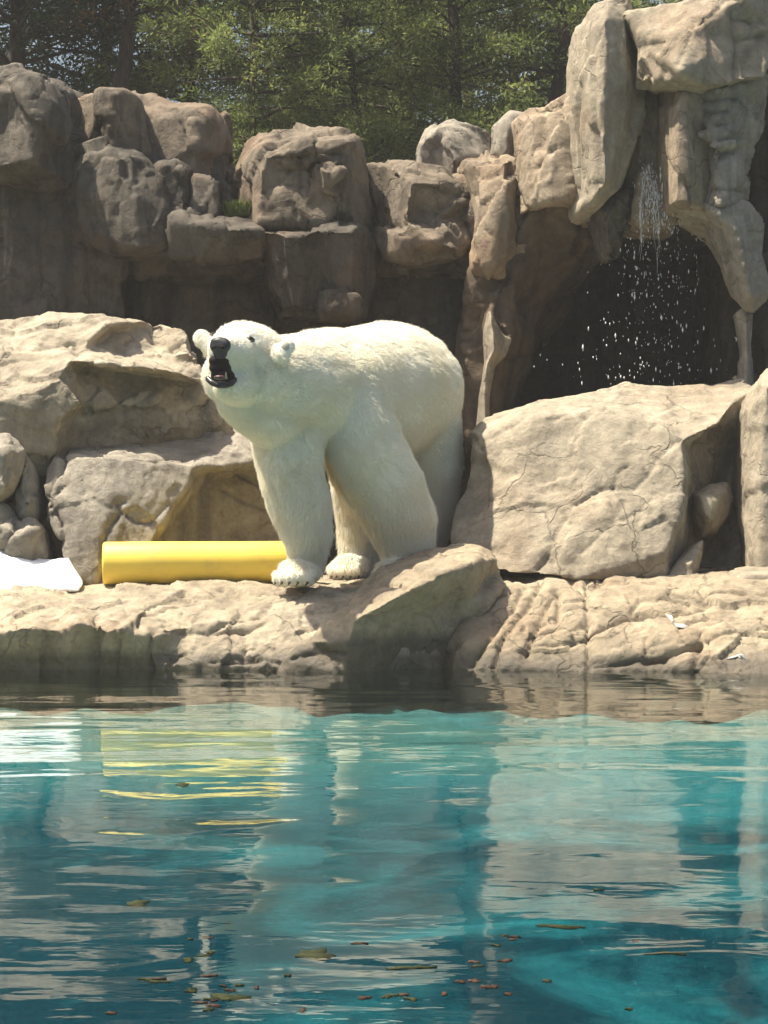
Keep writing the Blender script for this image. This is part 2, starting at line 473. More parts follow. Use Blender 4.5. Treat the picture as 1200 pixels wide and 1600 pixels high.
rock('rock_ledge',
     [(690, 905, 8.3), (790, 893, 8.2), (900, 900, 8.05), (1050, 902, 8.0), (1200, 895, 7.9), (1300, 893, 7.9), (1300, WB + 20, 6.9), (1100, WB + 20, 6.95), (900, WB, 7.1), (690, WB, 7.2), (690, 1040, 7.35)],
     [[(720, 935, 7.75), (800, 922, 7.7), (850, 918, 7.7), (915, 920, 7.62), (1000, 915, 7.7), (1080, 918, 7.6), (1200, 920, 7.55), (1300, 918, 7.5)],
      [(725, 1000, 7.30), (780, 990, 7.28), (850, 985, 7.28), (915, 985, 7.25), (1000, 975, 7.28), (1090, 985, 7.15), (1200, 975, 7.18), (1300, 975, 7.1)],
      [(705, 1040, 7.22), (740, 1043, 7.15), (790, 1042, 7.12), (850, 1046, 7.1), (920, 1048, 7.05), (1000, 1045, 7.06), (1090, 1045, 7.0), (1130, 1050, 6.9), (1200, 1056, 6.86), (1300, 1058, 6.85)]],
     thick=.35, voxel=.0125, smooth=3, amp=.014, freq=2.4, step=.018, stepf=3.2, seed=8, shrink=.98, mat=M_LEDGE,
     cracks=[([(735, 1035), (760, 1000), (800, 950), (815, 925)], 4, .045), ([(770, 1040), (785, 1000), (820, 950), (838, 922)], 4, .045), ([(825, 1020), (840, 980), (850, 945), (870, 922)], 4, .05),
             ([(917, 905), (918, 960), (920, 1045)], 3.5, .05), ([(872, 925), (872, 945), (868, 970)], 3.5, .035), ([(835, 995), (880, 985), (917, 975)], 3, .03),
             ([(835, 1012), (880, 1010), (917, 998)], 3, .03), ([(842, 975), (870, 972), (872, 945)], 3, .028), ([(880, 955), (917, 950)], 2.5, .025), ([(880, 940), (917, 935)], 2.5, .02),
             ([(920, 990), (960, 970), (1000, 962), (1050, 955), (1100, 945)], 4.5, .055), ([(985, 958), (1000, 940), (1045, 935), (1080, 942)], 3, .035),
             ([(1045, 925), (1075, 930), (1105, 935)], 3, .035), ([(1050, 912), (1090, 916), (1100, 926), (1200, 930)], 3.5, .045), ([(1055, 935), (1110, 937)], 3, .035),
             ([(1060, 972), (1095, 965), (1105, 962)], 5, .05), ([(1015, 1030), (1060, 1018), (1090, 1008)], 6, .06), ([(925, 1045), (980, 1038), (1040, 1028)], 4, .045),
             ([(1095, 985), (1088, 1015), (1085, 1050)], 4, .05), ([(1008, 1000), (1010, 1030)], 2.5, .02), ([(1110, 975), (1150, 965), (1200, 968)], 3, .025), ([(1105, 990), (1110, 1030), (1130, 1045)], 3.5, .03),
             ([(1100, 1000), (1150, 988), (1200, 985)], 3, .025), ([(700, 980), (730, 950), (775, 925)], 4, .04), ([(715, 960), (745, 960), (760, 940)], 3, .035), ([(730, 915), (760, 900), (780, 905)], 4, .035),
             ([(800, 900), (845, 905), (842, 915)], 5, .05), ([(895, 905), (912, 918), (940, 905)], 6, .06)],
     label='broad tan rock ledge with cracked blocky layers below the large boulder', cat='ledge')

rock('shore_boulder',
     [(432, 1050, 7.05), (440, 1032, 7.05), (480, 1003, 7.1), (515, 965, 7.2), (560, 915, 7.5), (592, 884, 7.7), (640, 868, 7.85), (690, 856, 7.95), (745, 853, 8.0), (770, 863, 7.95), (778, 890, 7.8), (785, 915, 7.65),
      (765, 955, 7.5), (725, 985, 7.5), (712, 1050, 7.42), (705, WB, 7.3), (560, WB, 7.0), (432, WB, 7.05)],
     [[(545, 1005, 6.95), (554, 968, 6.98), (600, 944, 7.02), (650, 918, 7.1), (700, 894, 7.24), (745, 878, 7.42), (774, 874, 7.68)],
      [(520, 972, 7.1), (556, 932, 7.26), (600, 905, 7.3), (650, 884, 7.36), (700, 868, 7.5), (745, 861, 7.66)],
      [(545, 1005, 6.93), (505, 1000, 7.0), (480, 1003, 7.1)], [(545, 1005, 6.93), (542, 1050, 6.98), (560, WB, 7.0)],
      [(432, 1050, 7.05), (542, 1050, 7.02), (620, 1050, 7.25), (712, 1050, 7.42)],
      [(592, 888, 7.62), (640, 871, 7.72), (690, 859, 7.8)], [(600, 985, 7.15), (650, 965, 7.32), (690, 945, 7.42), (735, 935, 7.5)]],
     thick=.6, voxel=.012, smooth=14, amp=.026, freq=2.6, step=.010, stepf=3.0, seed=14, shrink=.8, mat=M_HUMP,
     cracks=[([(545, 1005), (585, 1000), (595, 995)], 3, .02), ([(600, 905), (630, 915), (650, 925)], 3, .02), ([(640, 885), (680, 905), (690, 900)], 3, .03), ([(585, 905), (615, 910)], 2.5, .02),
             ([(572, 995), (575, 970), (640, 950)], 3, .025), ([(690, 865), (715, 872), (735, 878)], 3, .02), ([(455, 1030), (500, 1020), (540, 1022)], 3.5, .03), ([(480, 960), (540, 940), (600, 930)], 2.5, .012)],
     label='smooth humped boulder jutting into the water with a dark shaded front, below the bear', cat='boulder')

rock('large_boulder',
     [(738, 682, 8.75), (760, 657, 8.85), (830, 628, 9.0), (950, 606, 9.1), (978, 597, 9.1), (1050, 601, 9.1), (1160, 592, 9.1), (1183, 602, 9.0), (1178, 650, 8.85), (1172, 760, 8.75), (1168, 900, 8.55),
      (1040, 905, 8.0), (900, 905, 7.95), (790, 895, 8.0), (720, 885, 8.15), (700, 850, 8.3), (708, 795, 8.45), (728, 765, 8.55), (737, 720, 8.62)],
     [[(738, 682, 8.75), (760, 682, 8.62), (840, 650, 8.55), (940, 640, 8.5), (1030, 660, 8.40), (1065, 690, 8.25), (1125, 660, 8.4), (1150, 625, 8.75)],
      [(1065, 690, 8.25), (1072, 740, 8.15), (1062, 800, 8.05), (1045, 860, 7.95), (1040, 905, 7.98)],
      [(738, 700, 8.6), (800, 740, 8.4), (900, 760, 8.25), (960, 755, 8.2), (1010, 750, 8.18), (1060, 740, 8.15)],
      [(740, 790, 8.4), (820, 800, 8.2), (880, 850, 8.05), (960, 790, 8.12)], [(1150, 625, 8.75), (1128, 668, 8.72), (1080, 702, 8.62), (1086, 760, 8.58), (1075, 860, 8.5)], [(1145, 720, 8.9), (1110, 880, 8.8)]],
     thick=.7, voxel=.016, smooth=5, amp=.024, freq=1.5, step=.011, stepf=2.0, seed=22, shrink=.85, mat=M_TAN,
     cracks=[([(940, 765), (958, 762), (965, 740), (980, 728)], 4, 0.022), ([(958, 762), (990, 765), (1010, 745), (1030, 715), (1055, 690)], 4, 0.022), ([(850, 885), (870, 830), (900, 790), (940, 765)], 4, 0.018),
             ([(860, 660), (920, 632), (960, 628), (975, 610)], 3, 0.015), ([(760, 690), (830, 655), (860, 650)], 3, 0.010), ([(910, 865), (960, 820), (1000, 800), (1020, 780)], 5, 0.015),
             ([(880, 800), (935, 770)], 3, 0.010), ([(840, 890), (855, 868), (862, 880)], 5, 0.025), ([(1062, 690), (1090, 675), (1130, 680)], 6, 0.025), ([(975, 612), (1040, 625), (1100, 612)], 2.5, 0.007),
             ([(805, 740), (850, 770), (880, 765)], 4, 0.010), ([(720, 855), (770, 860), (800, 870)], 4, 0.015)],
     label='largest sunlit tan boulder with a broad sloping face, right of the bear', cat='boulder')
rock('rock_lump', [(1082, 770, 8.45), (1110, 755, 8.5), (1140, 752, 8.55), (1147, 775, 8.5), (1140, 805, 8.45), (1120, 835, 8.45), (1095, 842, 8.45), (1082, 815, 8.45)], [[(1095, 775, 8.28), (1105, 810, 8.25)], [(1095, 775, 8.28), (1130, 765, 8.35)]],
     thick=.3, voxel=.014, smooth=5, amp=.012, step=.01, seed=31, mat=M_TAN, label='small rounded brown rock lump in the shaded side of the large boulder', cat='rock')
rock('rock_wedge', [(1040, 905, 8.0), (1060, 880, 8.05), (1085, 855, 8.15), (1100, 842, 8.2), (1098, 870, 8.15), (1088, 905, 8.1)], [[(1100, 842, 8.2), (1080, 880, 7.98), (1085, 905, 7.98)]],
     thick=.3, voxel=.014, smooth=3, amp=.010, step=.008, seed=33, mat=M_TAN, label='pointed sunlit rock wedge at the foot of the large boulder', cat='rock')
rock('rock_column', [(1170, 640, 8.35), (1185, 600, 8.4), (1205, 575, 8.4), (1290, 560, 8.3), (1300, 910, 8.0), (1168, 905, 8.15), (1166, 800, 8.25)], [[(1195, 600, 8.2), (1190, 760, 8.1), (1185, 905, 8.0)]],
     thick=.6, voxel=.02, smooth=5, amp=.02, step=.012, seed=35, mat=M_TAN, label='upright pale rock standing against the large boulder by the cave', cat='rock')
rock('low_rock', [(1140, 905, 7.85), (1150, 892, 7.9), (1185, 885, 7.95), (1260, 886, 7.95), (1290, 925, 7.7), (1150, 918, 7.7)], [[(1165, 898, 7.72), (1240, 896, 7.7)]],
     thick=.3, voxel=.014, smooth=5, amp=.008, step=.006, seed=36, mat=M_TAN, label='low pale rounded stone on the ledge at the foot of the upright rock', cat='rock')

rock('upper_boulder',
     [(-100, 530, 9.0), (0, 506, 9.2), (52, 496, 9.25), (72, 485, 9.25), (115, 489, 9.25), (180, 497, 9.2), (232, 503, 9.2), (280, 512, 9.15), (292, 522, 9.1), (300, 550, 8.95), (318, 580, 8.9), (345, 640, 8.9), (370, 690, 8.95),
      (300, 700, 8.9), (200, 720, 8.85), (95, 740, 8.55), (0, 760, 8.45), (-100, 760, 8.4)],
     [[(232, 503, 9.1), (168, 507, 8.92), (142, 530, 8.85), (130, 545, 8.80)], [(250, 512, 9.25), (172, 516, 9.12), (150, 538, 9.02), (180, 550, 9.02), (240, 558, 9.05), (296, 566, 9.0)],
      [(-100, 555, 8.75), (0, 545, 8.75), (60, 545, 8.75), (130, 548, 8.70), (175, 556, 8.66), (235, 565, 8.64), (280, 571, 8.66), (318, 582, 8.82)],
      [(112, 563, 8.45), (170, 571, 8.46), (240, 577, 8.46), (282, 585, 8.56), (322, 600, 8.80)],
      [(112, 563, 8.45), (92, 590, 8.33), (110, 606, 8.31), (128, 632, 8.30), (95, 655, 8.34), (85, 700, 8.42)],
      [(118, 572, 8.72), (170, 578, 8.82), (240, 585, 8.84), (280, 596, 8.86), (300, 640, 8.86)],
      [(122, 605, 8.62), (140, 632, 8.60), (112, 660, 8.60), (105, 705, 8.66)],
      [(150, 645, 8.72), (185, 632, 8.72), (245, 622, 8.70), (262, 640, 8.74), (290, 668, 8.8)], [(190, 640, 8.74), (205, 695, 8.78)], [(-100, 640, 8.36), (0, 625, 8.36), (92, 590, 8.33)]],
     thick=.8, voxel=.016, smooth=3, amp=.018, freq=2.0, step=.022, stepf=2.4, seed=41, shrink=.85, mat=M_TAN,
     cracks=[([(0, 535), (50, 545), (75, 540), (120, 535)], 3, .03), ([(115, 545), (180, 553), (240, 562), (290, 575)], 3, .03), ([(0, 565), (60, 560), (110, 548)], 2.5, .02), ([(85, 510), (110, 505), (150, 505)], 2.5, .015),
             ([(120, 540), (122, 552), (118, 560)], 4, .03), ([(240, 610), (200, 640), (150, 650)], 4, .03), ([(240, 505), (238, 530), (270, 545)], 4, .03)],
     label='grey-tan boulder with a sunlit cap and dark right face, behind the sloping slab', cat='boulder')

rock('sloping_slab',
     [(72, 730, 8.45), (85, 708, 8.6), (105, 700, 8.75), (160, 692, 8.85), (215, 685, 8.95), (215, 680, 9.0), (300, 674, 9.05), (390, 668, 9.1), (450, 668, 9.1), (480, 760, 9.0), (480, 850, 8.95), (460, 915, 8.7), (300, 915, 8.5), (140, 918, 8.12),
      (120, 905, 8.12), (90, 850, 8.2), (68, 810, 8.25), (62, 770, 8.3)],
     [[(85, 715, 8.4), (110, 708, 8.35), (170, 712, 8.3), (235, 716, 8.3), (300, 730, 8.42), (345, 730, 8.5), (390, 724, 8.6), (450, 722, 8.75)],
      [(300, 730, 8.42), (290, 765, 8.33), (262, 800, 8.24), (240, 845, 8.16), (235, 915, 8.15)],
      [(306, 770, 8.62), (345, 742, 8.78), (390, 736, 8.85), (450, 734, 8.9)], [(306, 770, 8.62), (276, 805, 8.52), (256, 845, 8.46), (252, 915, 8.4)], [(340, 790, 8.72), (338, 850, 8.7)], [(85, 715, 8.4), (80, 770, 8.25), (95, 850, 8.15)], [(170, 712, 8.3), (165, 800, 8.15), (150, 915, 8.08)],
      [(235, 716, 8.3), (185, 790, 8.18), (170, 860, 8.12)], [(215, 685, 8.92), (240, 692, 8.8), (400, 676, 8.95)]],
     thick=.5, voxel=.015, smooth=3, amp=.014, freq=2.0, step=.012, stepf=2.2, seed=45, shrink=.85, mat=M_GREY,
     cracks=[([(100, 702), (98, 725), (85, 745), (68, 770), (72, 790), (92, 815), (95, 840), (85, 865)], 4, .05), ([(68, 770), (64, 800), (62, 840)], 4, .04), ([(98, 725), (95, 740), (102, 760), (85, 775)], 3, .03),
             ([(185, 785), (190, 800), (170, 825), (160, 850), (162, 890), (155, 915)], 4, .045), ([(185, 785), (195, 785)], 4, .03), ([(195, 800), (215, 815), (235, 815), (262, 790)], 3, .025),
             ([(110, 713), (170, 712), (240, 720), (300, 712)], 2.5, .02), ([(345, 765), (380, 785), (430, 800)], 3, .03), ([(130, 745), (133, 765), (131, 772)], 5, .02), ([(215, 685), (300, 680), (390, 672)], 3, .025)],
     label='wide sloping grey rock slab with a dark triangular hollow, behind the yellow tube', cat='boulder')
for k, (ol, rd, lab) in enumerate([
        ([(-60, 690, 8.3), (0, 680, 8.3), (20, 685, 8.3), (38, 705, 8.3), (36, 740, 8.25), (20, 775, 8.2), (0, 790, 8.2), (-60, 790, 8.2)], [[(-20, 700, 8.12), (8, 710, 8.1), (5, 760, 8.08)]], 'rounded grey rock topping the stack between slab and white ice'),
        ([(22, 770, 8.3), (38, 705, 8.4), (55, 725, 8.4), (65, 760, 8.38), (62, 810, 8.3), (45, 825, 8.25), (20, 815, 8.25)], [[(38, 730, 8.25), (45, 790, 8.18)]], 'narrow grey rock wedged against the cracked edge of the slab'),
        ([(-60, 800, 8.2), (0, 790, 8.2), (15, 800, 8.2), (30, 815, 8.2), (50, 812, 8.2), (66, 830, 8.2), (75, 870, 8.2), (70, 905, 8.15), (-60, 905, 8.15)], [[(-10, 815, 8.08), (20, 830, 8.03), (45, 830, 8.05), (50, 880, 8.05)]], 'broad grey rock directly behind the white ice heap')]):
    rock('side_rock', ol, rd, thick=.4, voxel=.015, smooth=5, amp=.014, step=.016, seed=51 + k, mat=M_GREY, label=lab, cat='rock', group='grey rocks behind the white ice heap',
         cracks=[([(0, 815), (20, 805), (30, 818), (5, 850), (0, 870)], 3.5, .035), ([(50, 730), (46, 760), (40, 790)], 4, .04)])

# ------------------------------------------------------------------ cliffs
K = dict(voxel=.019, smooth=1, amp=.007, freq=1.9, step=.052, stepf=1.7, shrink=.985, vstretch=1.7, warp=.35)
def block(cl, ol, rd, mat, seed, **kw):
    a = dict(K); a.update(kw)
    cx = sum(p[0] for p in ol) / len(ol); cy = sum(p[1] for p in ol) / len(ol)
    ol = [(cx + (p[0] - cx) * 1.035 + (1.5 if p[0] > cx else -1.5), cy + (p[1] - cy) * 1.03, p[2]) for p in ol]
    return rock('rock_block', ol, rd, mat=mat, parent=cl, seed=seed, **a)

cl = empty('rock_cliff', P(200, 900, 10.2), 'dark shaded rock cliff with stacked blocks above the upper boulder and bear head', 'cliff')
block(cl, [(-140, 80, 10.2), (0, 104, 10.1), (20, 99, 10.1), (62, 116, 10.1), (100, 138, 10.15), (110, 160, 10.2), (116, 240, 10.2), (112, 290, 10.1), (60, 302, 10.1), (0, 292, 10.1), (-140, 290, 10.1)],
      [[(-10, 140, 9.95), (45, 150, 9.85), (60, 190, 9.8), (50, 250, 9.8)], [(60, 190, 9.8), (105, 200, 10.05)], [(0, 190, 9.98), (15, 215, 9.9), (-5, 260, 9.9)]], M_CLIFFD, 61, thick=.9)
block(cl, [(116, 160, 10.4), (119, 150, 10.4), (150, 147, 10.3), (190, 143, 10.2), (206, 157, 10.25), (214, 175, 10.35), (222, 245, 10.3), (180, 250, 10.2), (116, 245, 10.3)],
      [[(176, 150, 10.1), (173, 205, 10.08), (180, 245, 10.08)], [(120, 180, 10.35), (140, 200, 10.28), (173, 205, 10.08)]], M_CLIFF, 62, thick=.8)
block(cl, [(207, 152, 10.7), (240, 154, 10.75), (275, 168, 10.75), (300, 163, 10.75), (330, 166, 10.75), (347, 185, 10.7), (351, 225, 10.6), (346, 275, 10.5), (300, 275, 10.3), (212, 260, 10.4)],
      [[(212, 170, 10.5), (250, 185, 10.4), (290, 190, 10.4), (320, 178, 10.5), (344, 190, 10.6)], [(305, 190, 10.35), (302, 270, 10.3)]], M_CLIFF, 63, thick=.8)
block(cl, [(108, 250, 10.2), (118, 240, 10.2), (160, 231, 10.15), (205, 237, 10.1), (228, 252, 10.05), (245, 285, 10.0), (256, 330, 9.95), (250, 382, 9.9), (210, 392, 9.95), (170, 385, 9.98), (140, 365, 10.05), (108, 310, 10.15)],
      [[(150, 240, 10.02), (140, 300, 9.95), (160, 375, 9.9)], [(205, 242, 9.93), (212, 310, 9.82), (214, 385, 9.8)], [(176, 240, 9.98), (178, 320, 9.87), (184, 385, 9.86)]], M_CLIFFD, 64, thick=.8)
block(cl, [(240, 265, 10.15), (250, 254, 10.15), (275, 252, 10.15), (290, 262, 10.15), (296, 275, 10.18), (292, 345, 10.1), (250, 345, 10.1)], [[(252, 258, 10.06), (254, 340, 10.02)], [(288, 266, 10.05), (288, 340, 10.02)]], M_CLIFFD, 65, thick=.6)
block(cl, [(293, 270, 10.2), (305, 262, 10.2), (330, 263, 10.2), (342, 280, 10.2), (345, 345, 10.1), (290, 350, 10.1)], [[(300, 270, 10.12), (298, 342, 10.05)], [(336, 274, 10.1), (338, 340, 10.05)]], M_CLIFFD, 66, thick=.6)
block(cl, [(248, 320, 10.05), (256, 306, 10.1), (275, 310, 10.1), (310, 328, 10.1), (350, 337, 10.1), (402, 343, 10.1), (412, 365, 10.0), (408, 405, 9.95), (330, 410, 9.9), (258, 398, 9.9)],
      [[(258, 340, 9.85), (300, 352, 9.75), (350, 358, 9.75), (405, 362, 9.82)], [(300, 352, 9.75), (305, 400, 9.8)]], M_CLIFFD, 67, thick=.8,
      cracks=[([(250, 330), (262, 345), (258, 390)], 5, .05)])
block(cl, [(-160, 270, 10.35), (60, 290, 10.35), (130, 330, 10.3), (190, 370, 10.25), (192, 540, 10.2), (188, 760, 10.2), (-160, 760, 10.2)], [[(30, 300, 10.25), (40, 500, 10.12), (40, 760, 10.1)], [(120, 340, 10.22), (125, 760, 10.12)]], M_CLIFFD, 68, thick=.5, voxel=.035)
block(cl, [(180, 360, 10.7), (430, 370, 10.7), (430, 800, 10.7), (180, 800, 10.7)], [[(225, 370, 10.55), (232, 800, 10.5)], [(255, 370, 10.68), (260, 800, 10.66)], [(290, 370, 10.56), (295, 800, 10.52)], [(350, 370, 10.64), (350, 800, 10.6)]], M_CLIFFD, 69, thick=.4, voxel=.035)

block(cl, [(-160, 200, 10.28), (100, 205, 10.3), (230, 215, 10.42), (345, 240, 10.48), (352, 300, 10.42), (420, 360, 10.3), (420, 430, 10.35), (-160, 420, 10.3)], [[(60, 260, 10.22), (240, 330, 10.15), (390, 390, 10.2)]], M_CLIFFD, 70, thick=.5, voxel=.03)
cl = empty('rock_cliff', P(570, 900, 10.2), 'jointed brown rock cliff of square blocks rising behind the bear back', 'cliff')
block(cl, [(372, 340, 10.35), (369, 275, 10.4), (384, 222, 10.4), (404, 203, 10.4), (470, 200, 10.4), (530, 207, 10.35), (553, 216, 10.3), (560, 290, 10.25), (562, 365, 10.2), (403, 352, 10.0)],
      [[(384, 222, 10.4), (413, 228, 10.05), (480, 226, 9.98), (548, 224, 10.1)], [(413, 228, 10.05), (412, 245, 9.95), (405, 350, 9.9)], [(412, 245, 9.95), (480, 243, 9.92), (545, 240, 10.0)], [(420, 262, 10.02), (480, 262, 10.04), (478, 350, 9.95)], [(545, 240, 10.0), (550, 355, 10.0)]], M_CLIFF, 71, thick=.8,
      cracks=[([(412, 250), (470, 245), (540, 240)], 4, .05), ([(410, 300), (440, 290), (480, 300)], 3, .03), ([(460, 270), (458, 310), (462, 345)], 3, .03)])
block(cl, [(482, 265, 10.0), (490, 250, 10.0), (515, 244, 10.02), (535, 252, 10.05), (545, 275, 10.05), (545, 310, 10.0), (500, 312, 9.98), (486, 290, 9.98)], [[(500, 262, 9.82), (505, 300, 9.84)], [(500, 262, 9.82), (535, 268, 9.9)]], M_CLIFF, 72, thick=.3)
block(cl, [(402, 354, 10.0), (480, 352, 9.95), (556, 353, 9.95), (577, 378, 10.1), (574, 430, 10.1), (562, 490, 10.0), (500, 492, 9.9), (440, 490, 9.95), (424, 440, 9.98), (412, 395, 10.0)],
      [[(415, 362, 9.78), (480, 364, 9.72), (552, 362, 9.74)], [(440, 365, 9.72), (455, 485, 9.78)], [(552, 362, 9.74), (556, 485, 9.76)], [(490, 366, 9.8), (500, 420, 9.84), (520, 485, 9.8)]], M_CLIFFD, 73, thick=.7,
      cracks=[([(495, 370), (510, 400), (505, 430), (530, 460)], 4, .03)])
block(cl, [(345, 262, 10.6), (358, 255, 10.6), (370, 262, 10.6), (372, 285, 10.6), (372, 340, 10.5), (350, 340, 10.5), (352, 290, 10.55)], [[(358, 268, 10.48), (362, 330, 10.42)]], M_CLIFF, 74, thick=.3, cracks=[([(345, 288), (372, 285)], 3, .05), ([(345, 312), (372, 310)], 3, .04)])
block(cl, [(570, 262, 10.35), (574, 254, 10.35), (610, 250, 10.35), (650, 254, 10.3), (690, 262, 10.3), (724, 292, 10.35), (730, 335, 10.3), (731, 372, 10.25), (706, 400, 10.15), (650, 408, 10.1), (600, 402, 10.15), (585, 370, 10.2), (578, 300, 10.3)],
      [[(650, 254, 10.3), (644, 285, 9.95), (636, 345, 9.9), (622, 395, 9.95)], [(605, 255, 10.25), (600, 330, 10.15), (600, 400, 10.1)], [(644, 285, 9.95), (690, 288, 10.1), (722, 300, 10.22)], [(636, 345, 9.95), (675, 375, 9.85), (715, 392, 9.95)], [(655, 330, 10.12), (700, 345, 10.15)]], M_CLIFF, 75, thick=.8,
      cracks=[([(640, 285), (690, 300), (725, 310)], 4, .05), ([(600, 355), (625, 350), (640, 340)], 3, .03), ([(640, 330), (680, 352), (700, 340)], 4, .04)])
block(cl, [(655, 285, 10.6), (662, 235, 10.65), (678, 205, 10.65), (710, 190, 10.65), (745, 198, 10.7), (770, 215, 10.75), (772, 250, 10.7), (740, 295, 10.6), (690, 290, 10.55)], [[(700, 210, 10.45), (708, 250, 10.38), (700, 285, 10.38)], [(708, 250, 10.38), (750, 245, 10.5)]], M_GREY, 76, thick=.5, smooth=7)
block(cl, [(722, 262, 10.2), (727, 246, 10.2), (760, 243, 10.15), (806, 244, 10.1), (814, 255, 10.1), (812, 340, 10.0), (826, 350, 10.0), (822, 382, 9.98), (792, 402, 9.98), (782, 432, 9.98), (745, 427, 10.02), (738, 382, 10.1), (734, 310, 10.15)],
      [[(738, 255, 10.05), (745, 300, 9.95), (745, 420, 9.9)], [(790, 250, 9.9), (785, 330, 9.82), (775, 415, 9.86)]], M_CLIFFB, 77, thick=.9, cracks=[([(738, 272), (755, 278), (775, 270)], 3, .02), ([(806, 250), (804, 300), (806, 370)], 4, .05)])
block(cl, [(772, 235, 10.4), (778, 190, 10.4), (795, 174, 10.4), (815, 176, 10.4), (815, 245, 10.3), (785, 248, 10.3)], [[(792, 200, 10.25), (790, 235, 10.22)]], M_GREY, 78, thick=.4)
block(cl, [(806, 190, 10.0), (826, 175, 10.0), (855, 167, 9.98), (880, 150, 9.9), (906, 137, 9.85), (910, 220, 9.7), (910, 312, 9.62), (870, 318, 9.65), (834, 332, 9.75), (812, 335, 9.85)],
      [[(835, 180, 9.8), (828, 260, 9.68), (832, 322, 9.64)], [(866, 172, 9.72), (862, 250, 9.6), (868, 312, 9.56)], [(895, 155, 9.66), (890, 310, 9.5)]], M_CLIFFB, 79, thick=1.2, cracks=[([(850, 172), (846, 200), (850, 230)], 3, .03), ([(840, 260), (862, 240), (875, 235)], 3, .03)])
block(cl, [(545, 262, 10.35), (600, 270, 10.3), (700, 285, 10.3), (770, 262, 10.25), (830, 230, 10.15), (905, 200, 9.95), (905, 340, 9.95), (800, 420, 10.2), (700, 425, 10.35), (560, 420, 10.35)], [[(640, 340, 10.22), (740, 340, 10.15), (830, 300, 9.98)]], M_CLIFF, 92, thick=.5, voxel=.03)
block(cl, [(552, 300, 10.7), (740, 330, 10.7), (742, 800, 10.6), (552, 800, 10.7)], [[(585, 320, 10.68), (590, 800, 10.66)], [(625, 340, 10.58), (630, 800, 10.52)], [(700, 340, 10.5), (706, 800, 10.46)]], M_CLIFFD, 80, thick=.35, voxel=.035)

cl = empty('rock_cliff', P(1000, 900, 10.0), 'tall brown rock cliff with overhanging pillars, dark cave and waterfall', 'cliff')
block(cl, [(904, 332, 9.5), (903, 250, 9.5), (897, 170, 9.55), (900, 90, 9.55), (908, 45, 9.5), (930, 8, 9.45), (955, -4, 9.4), (980, 0, 9.45), (986, 15, 9.5), (989, 60, 9.5), (1006, 125, 9.4), (998, 175, 9.38), (985, 230, 9.35), (965, 285, 9.32), (948, 300, 9.3), (930, 322, 9.35)],
      [[(930, 40, 9.25), (922, 150, 9.2), (928, 310, 9.15)], [(945, 30, 9.18), (940, 160, 9.08), (945, 290, 9.08)], [(975, 30, 9.3), (985, 120, 9.2), (975, 200, 9.2)]], M_TAN, 81, thick=.7, vstretch=1.8, step=.03,
      cracks=[([(910, 130), (905, 200), (906, 310)], 3.5, .04), ([(944, 60), (938, 180), (942, 300)], 3, .015)])
block(cl, [(984, 22, 9.3), (1010, 18, 9.3), (1060, 8, 9.25), (1100, -12, 9.2), (1200, -40, 9.3), (1210, 60, 9.2), (1190, 120, 9.1), (1140, 125, 9.0), (1100, 133, 8.95), (1060, 124, 8.95), (1003, 128, 9.15), (1008, 75, 9.2)],
      [[(1010, 60, 9.15), (1070, 60, 8.95), (1110, 20, 9.05), (1200, -20, 9.2)], [(1070, 60, 8.95), (1064, 110, 8.85), (1062, 122, 8.9)], [(1070, 60, 8.95), (1095, 95, 8.9), (1125, 60, 9.05)], [(1150, 30, 9.1), (1145, 110, 9.05)]], M_TAN, 82, thick=1.2, step=.03,
      cracks=[([(1085, 30), (1075, 60), (1062, 100)], 3, .025), ([(1090, 40), (1120, 15), (1140, -5)], 3, .03), ([(1150, 20), (1155, 70), (1150, 120)], 5, .06), ([(1160, 30), (1190, 35)], 4, .05), ([(1160, 60), (1185, 55)], 4, .04)])
block(cl, [(1034, 142, 9.35), (1045, 128, 9.3), (1100, 130, 9.15), (1108, 160, 9.2), (1112, 260, 9.2), (1108, 330, 9.2), (1076, 322, 9.05), (1050, 320, 9.08), (1045, 260, 9.15)],
      [[(1056, 135, 9.12), (1058, 220, 9.0), (1054, 318, 8.98)], [(1074, 150, 9.05), (1078, 318, 8.95)], [(1084, 200, 9.1), (1088, 310, 9.05)]], M_CLIFFB, 83, thick=.8, vstretch=2.0, step=.024)
block(cl, [(1095, 128, 9.2), (1195, 120, 9.2), (1192, 200, 9.35), (1170, 260, 9.35), (1158, 325, 9.25), (1120, 328, 9.15), (1098, 320, 9.15)],
      [[(1120, 140, 9.1), (1118, 240, 9.02), (1124, 322, 8.98)], [(1160, 140, 9.15), (1155, 230, 9.08), (1148, 320, 9.05)]], M_GREY, 84, thick=.7, step=.05, stepf=3.5,
      cracks=[([(1095, 160), (1150, 155)], 3, .04), ([(1095, 178), (1140, 172)], 3, .04), ([(1098, 200), (1150, 190)], 3, .04), ([(1110, 222), (1165, 212)], 3.5, .05), ([(1115, 240), (1165, 235)], 3.5, .05), ([(1115, 297), (1155, 296)], 3, .05), ([(1098, 140), (1100, 320)], 3.5, .05)])
block(cl, [(1046, 322, 9.2), (1100, 318, 9.12), (1160, 318, 9.1), (1188, 330, 9.2), (1184, 400, 9.2), (1194, 440, 9.2), (1196, 462, 9.2), (1185, 470, 9.2), (1172, 484, 9.15), (1155, 466, 9.15), (1142, 430, 9.15), (1128, 395, 9.18), (1105, 350, 9.2), (1070, 338, 9.22)],
      [[(1110, 328, 9.0), (1150, 360, 8.98), (1165, 420, 8.98), (1172, 460, 9.02)]], M_GREY, 85, thick=.35, vstretch=1.6, step=.02, shrink=.7)
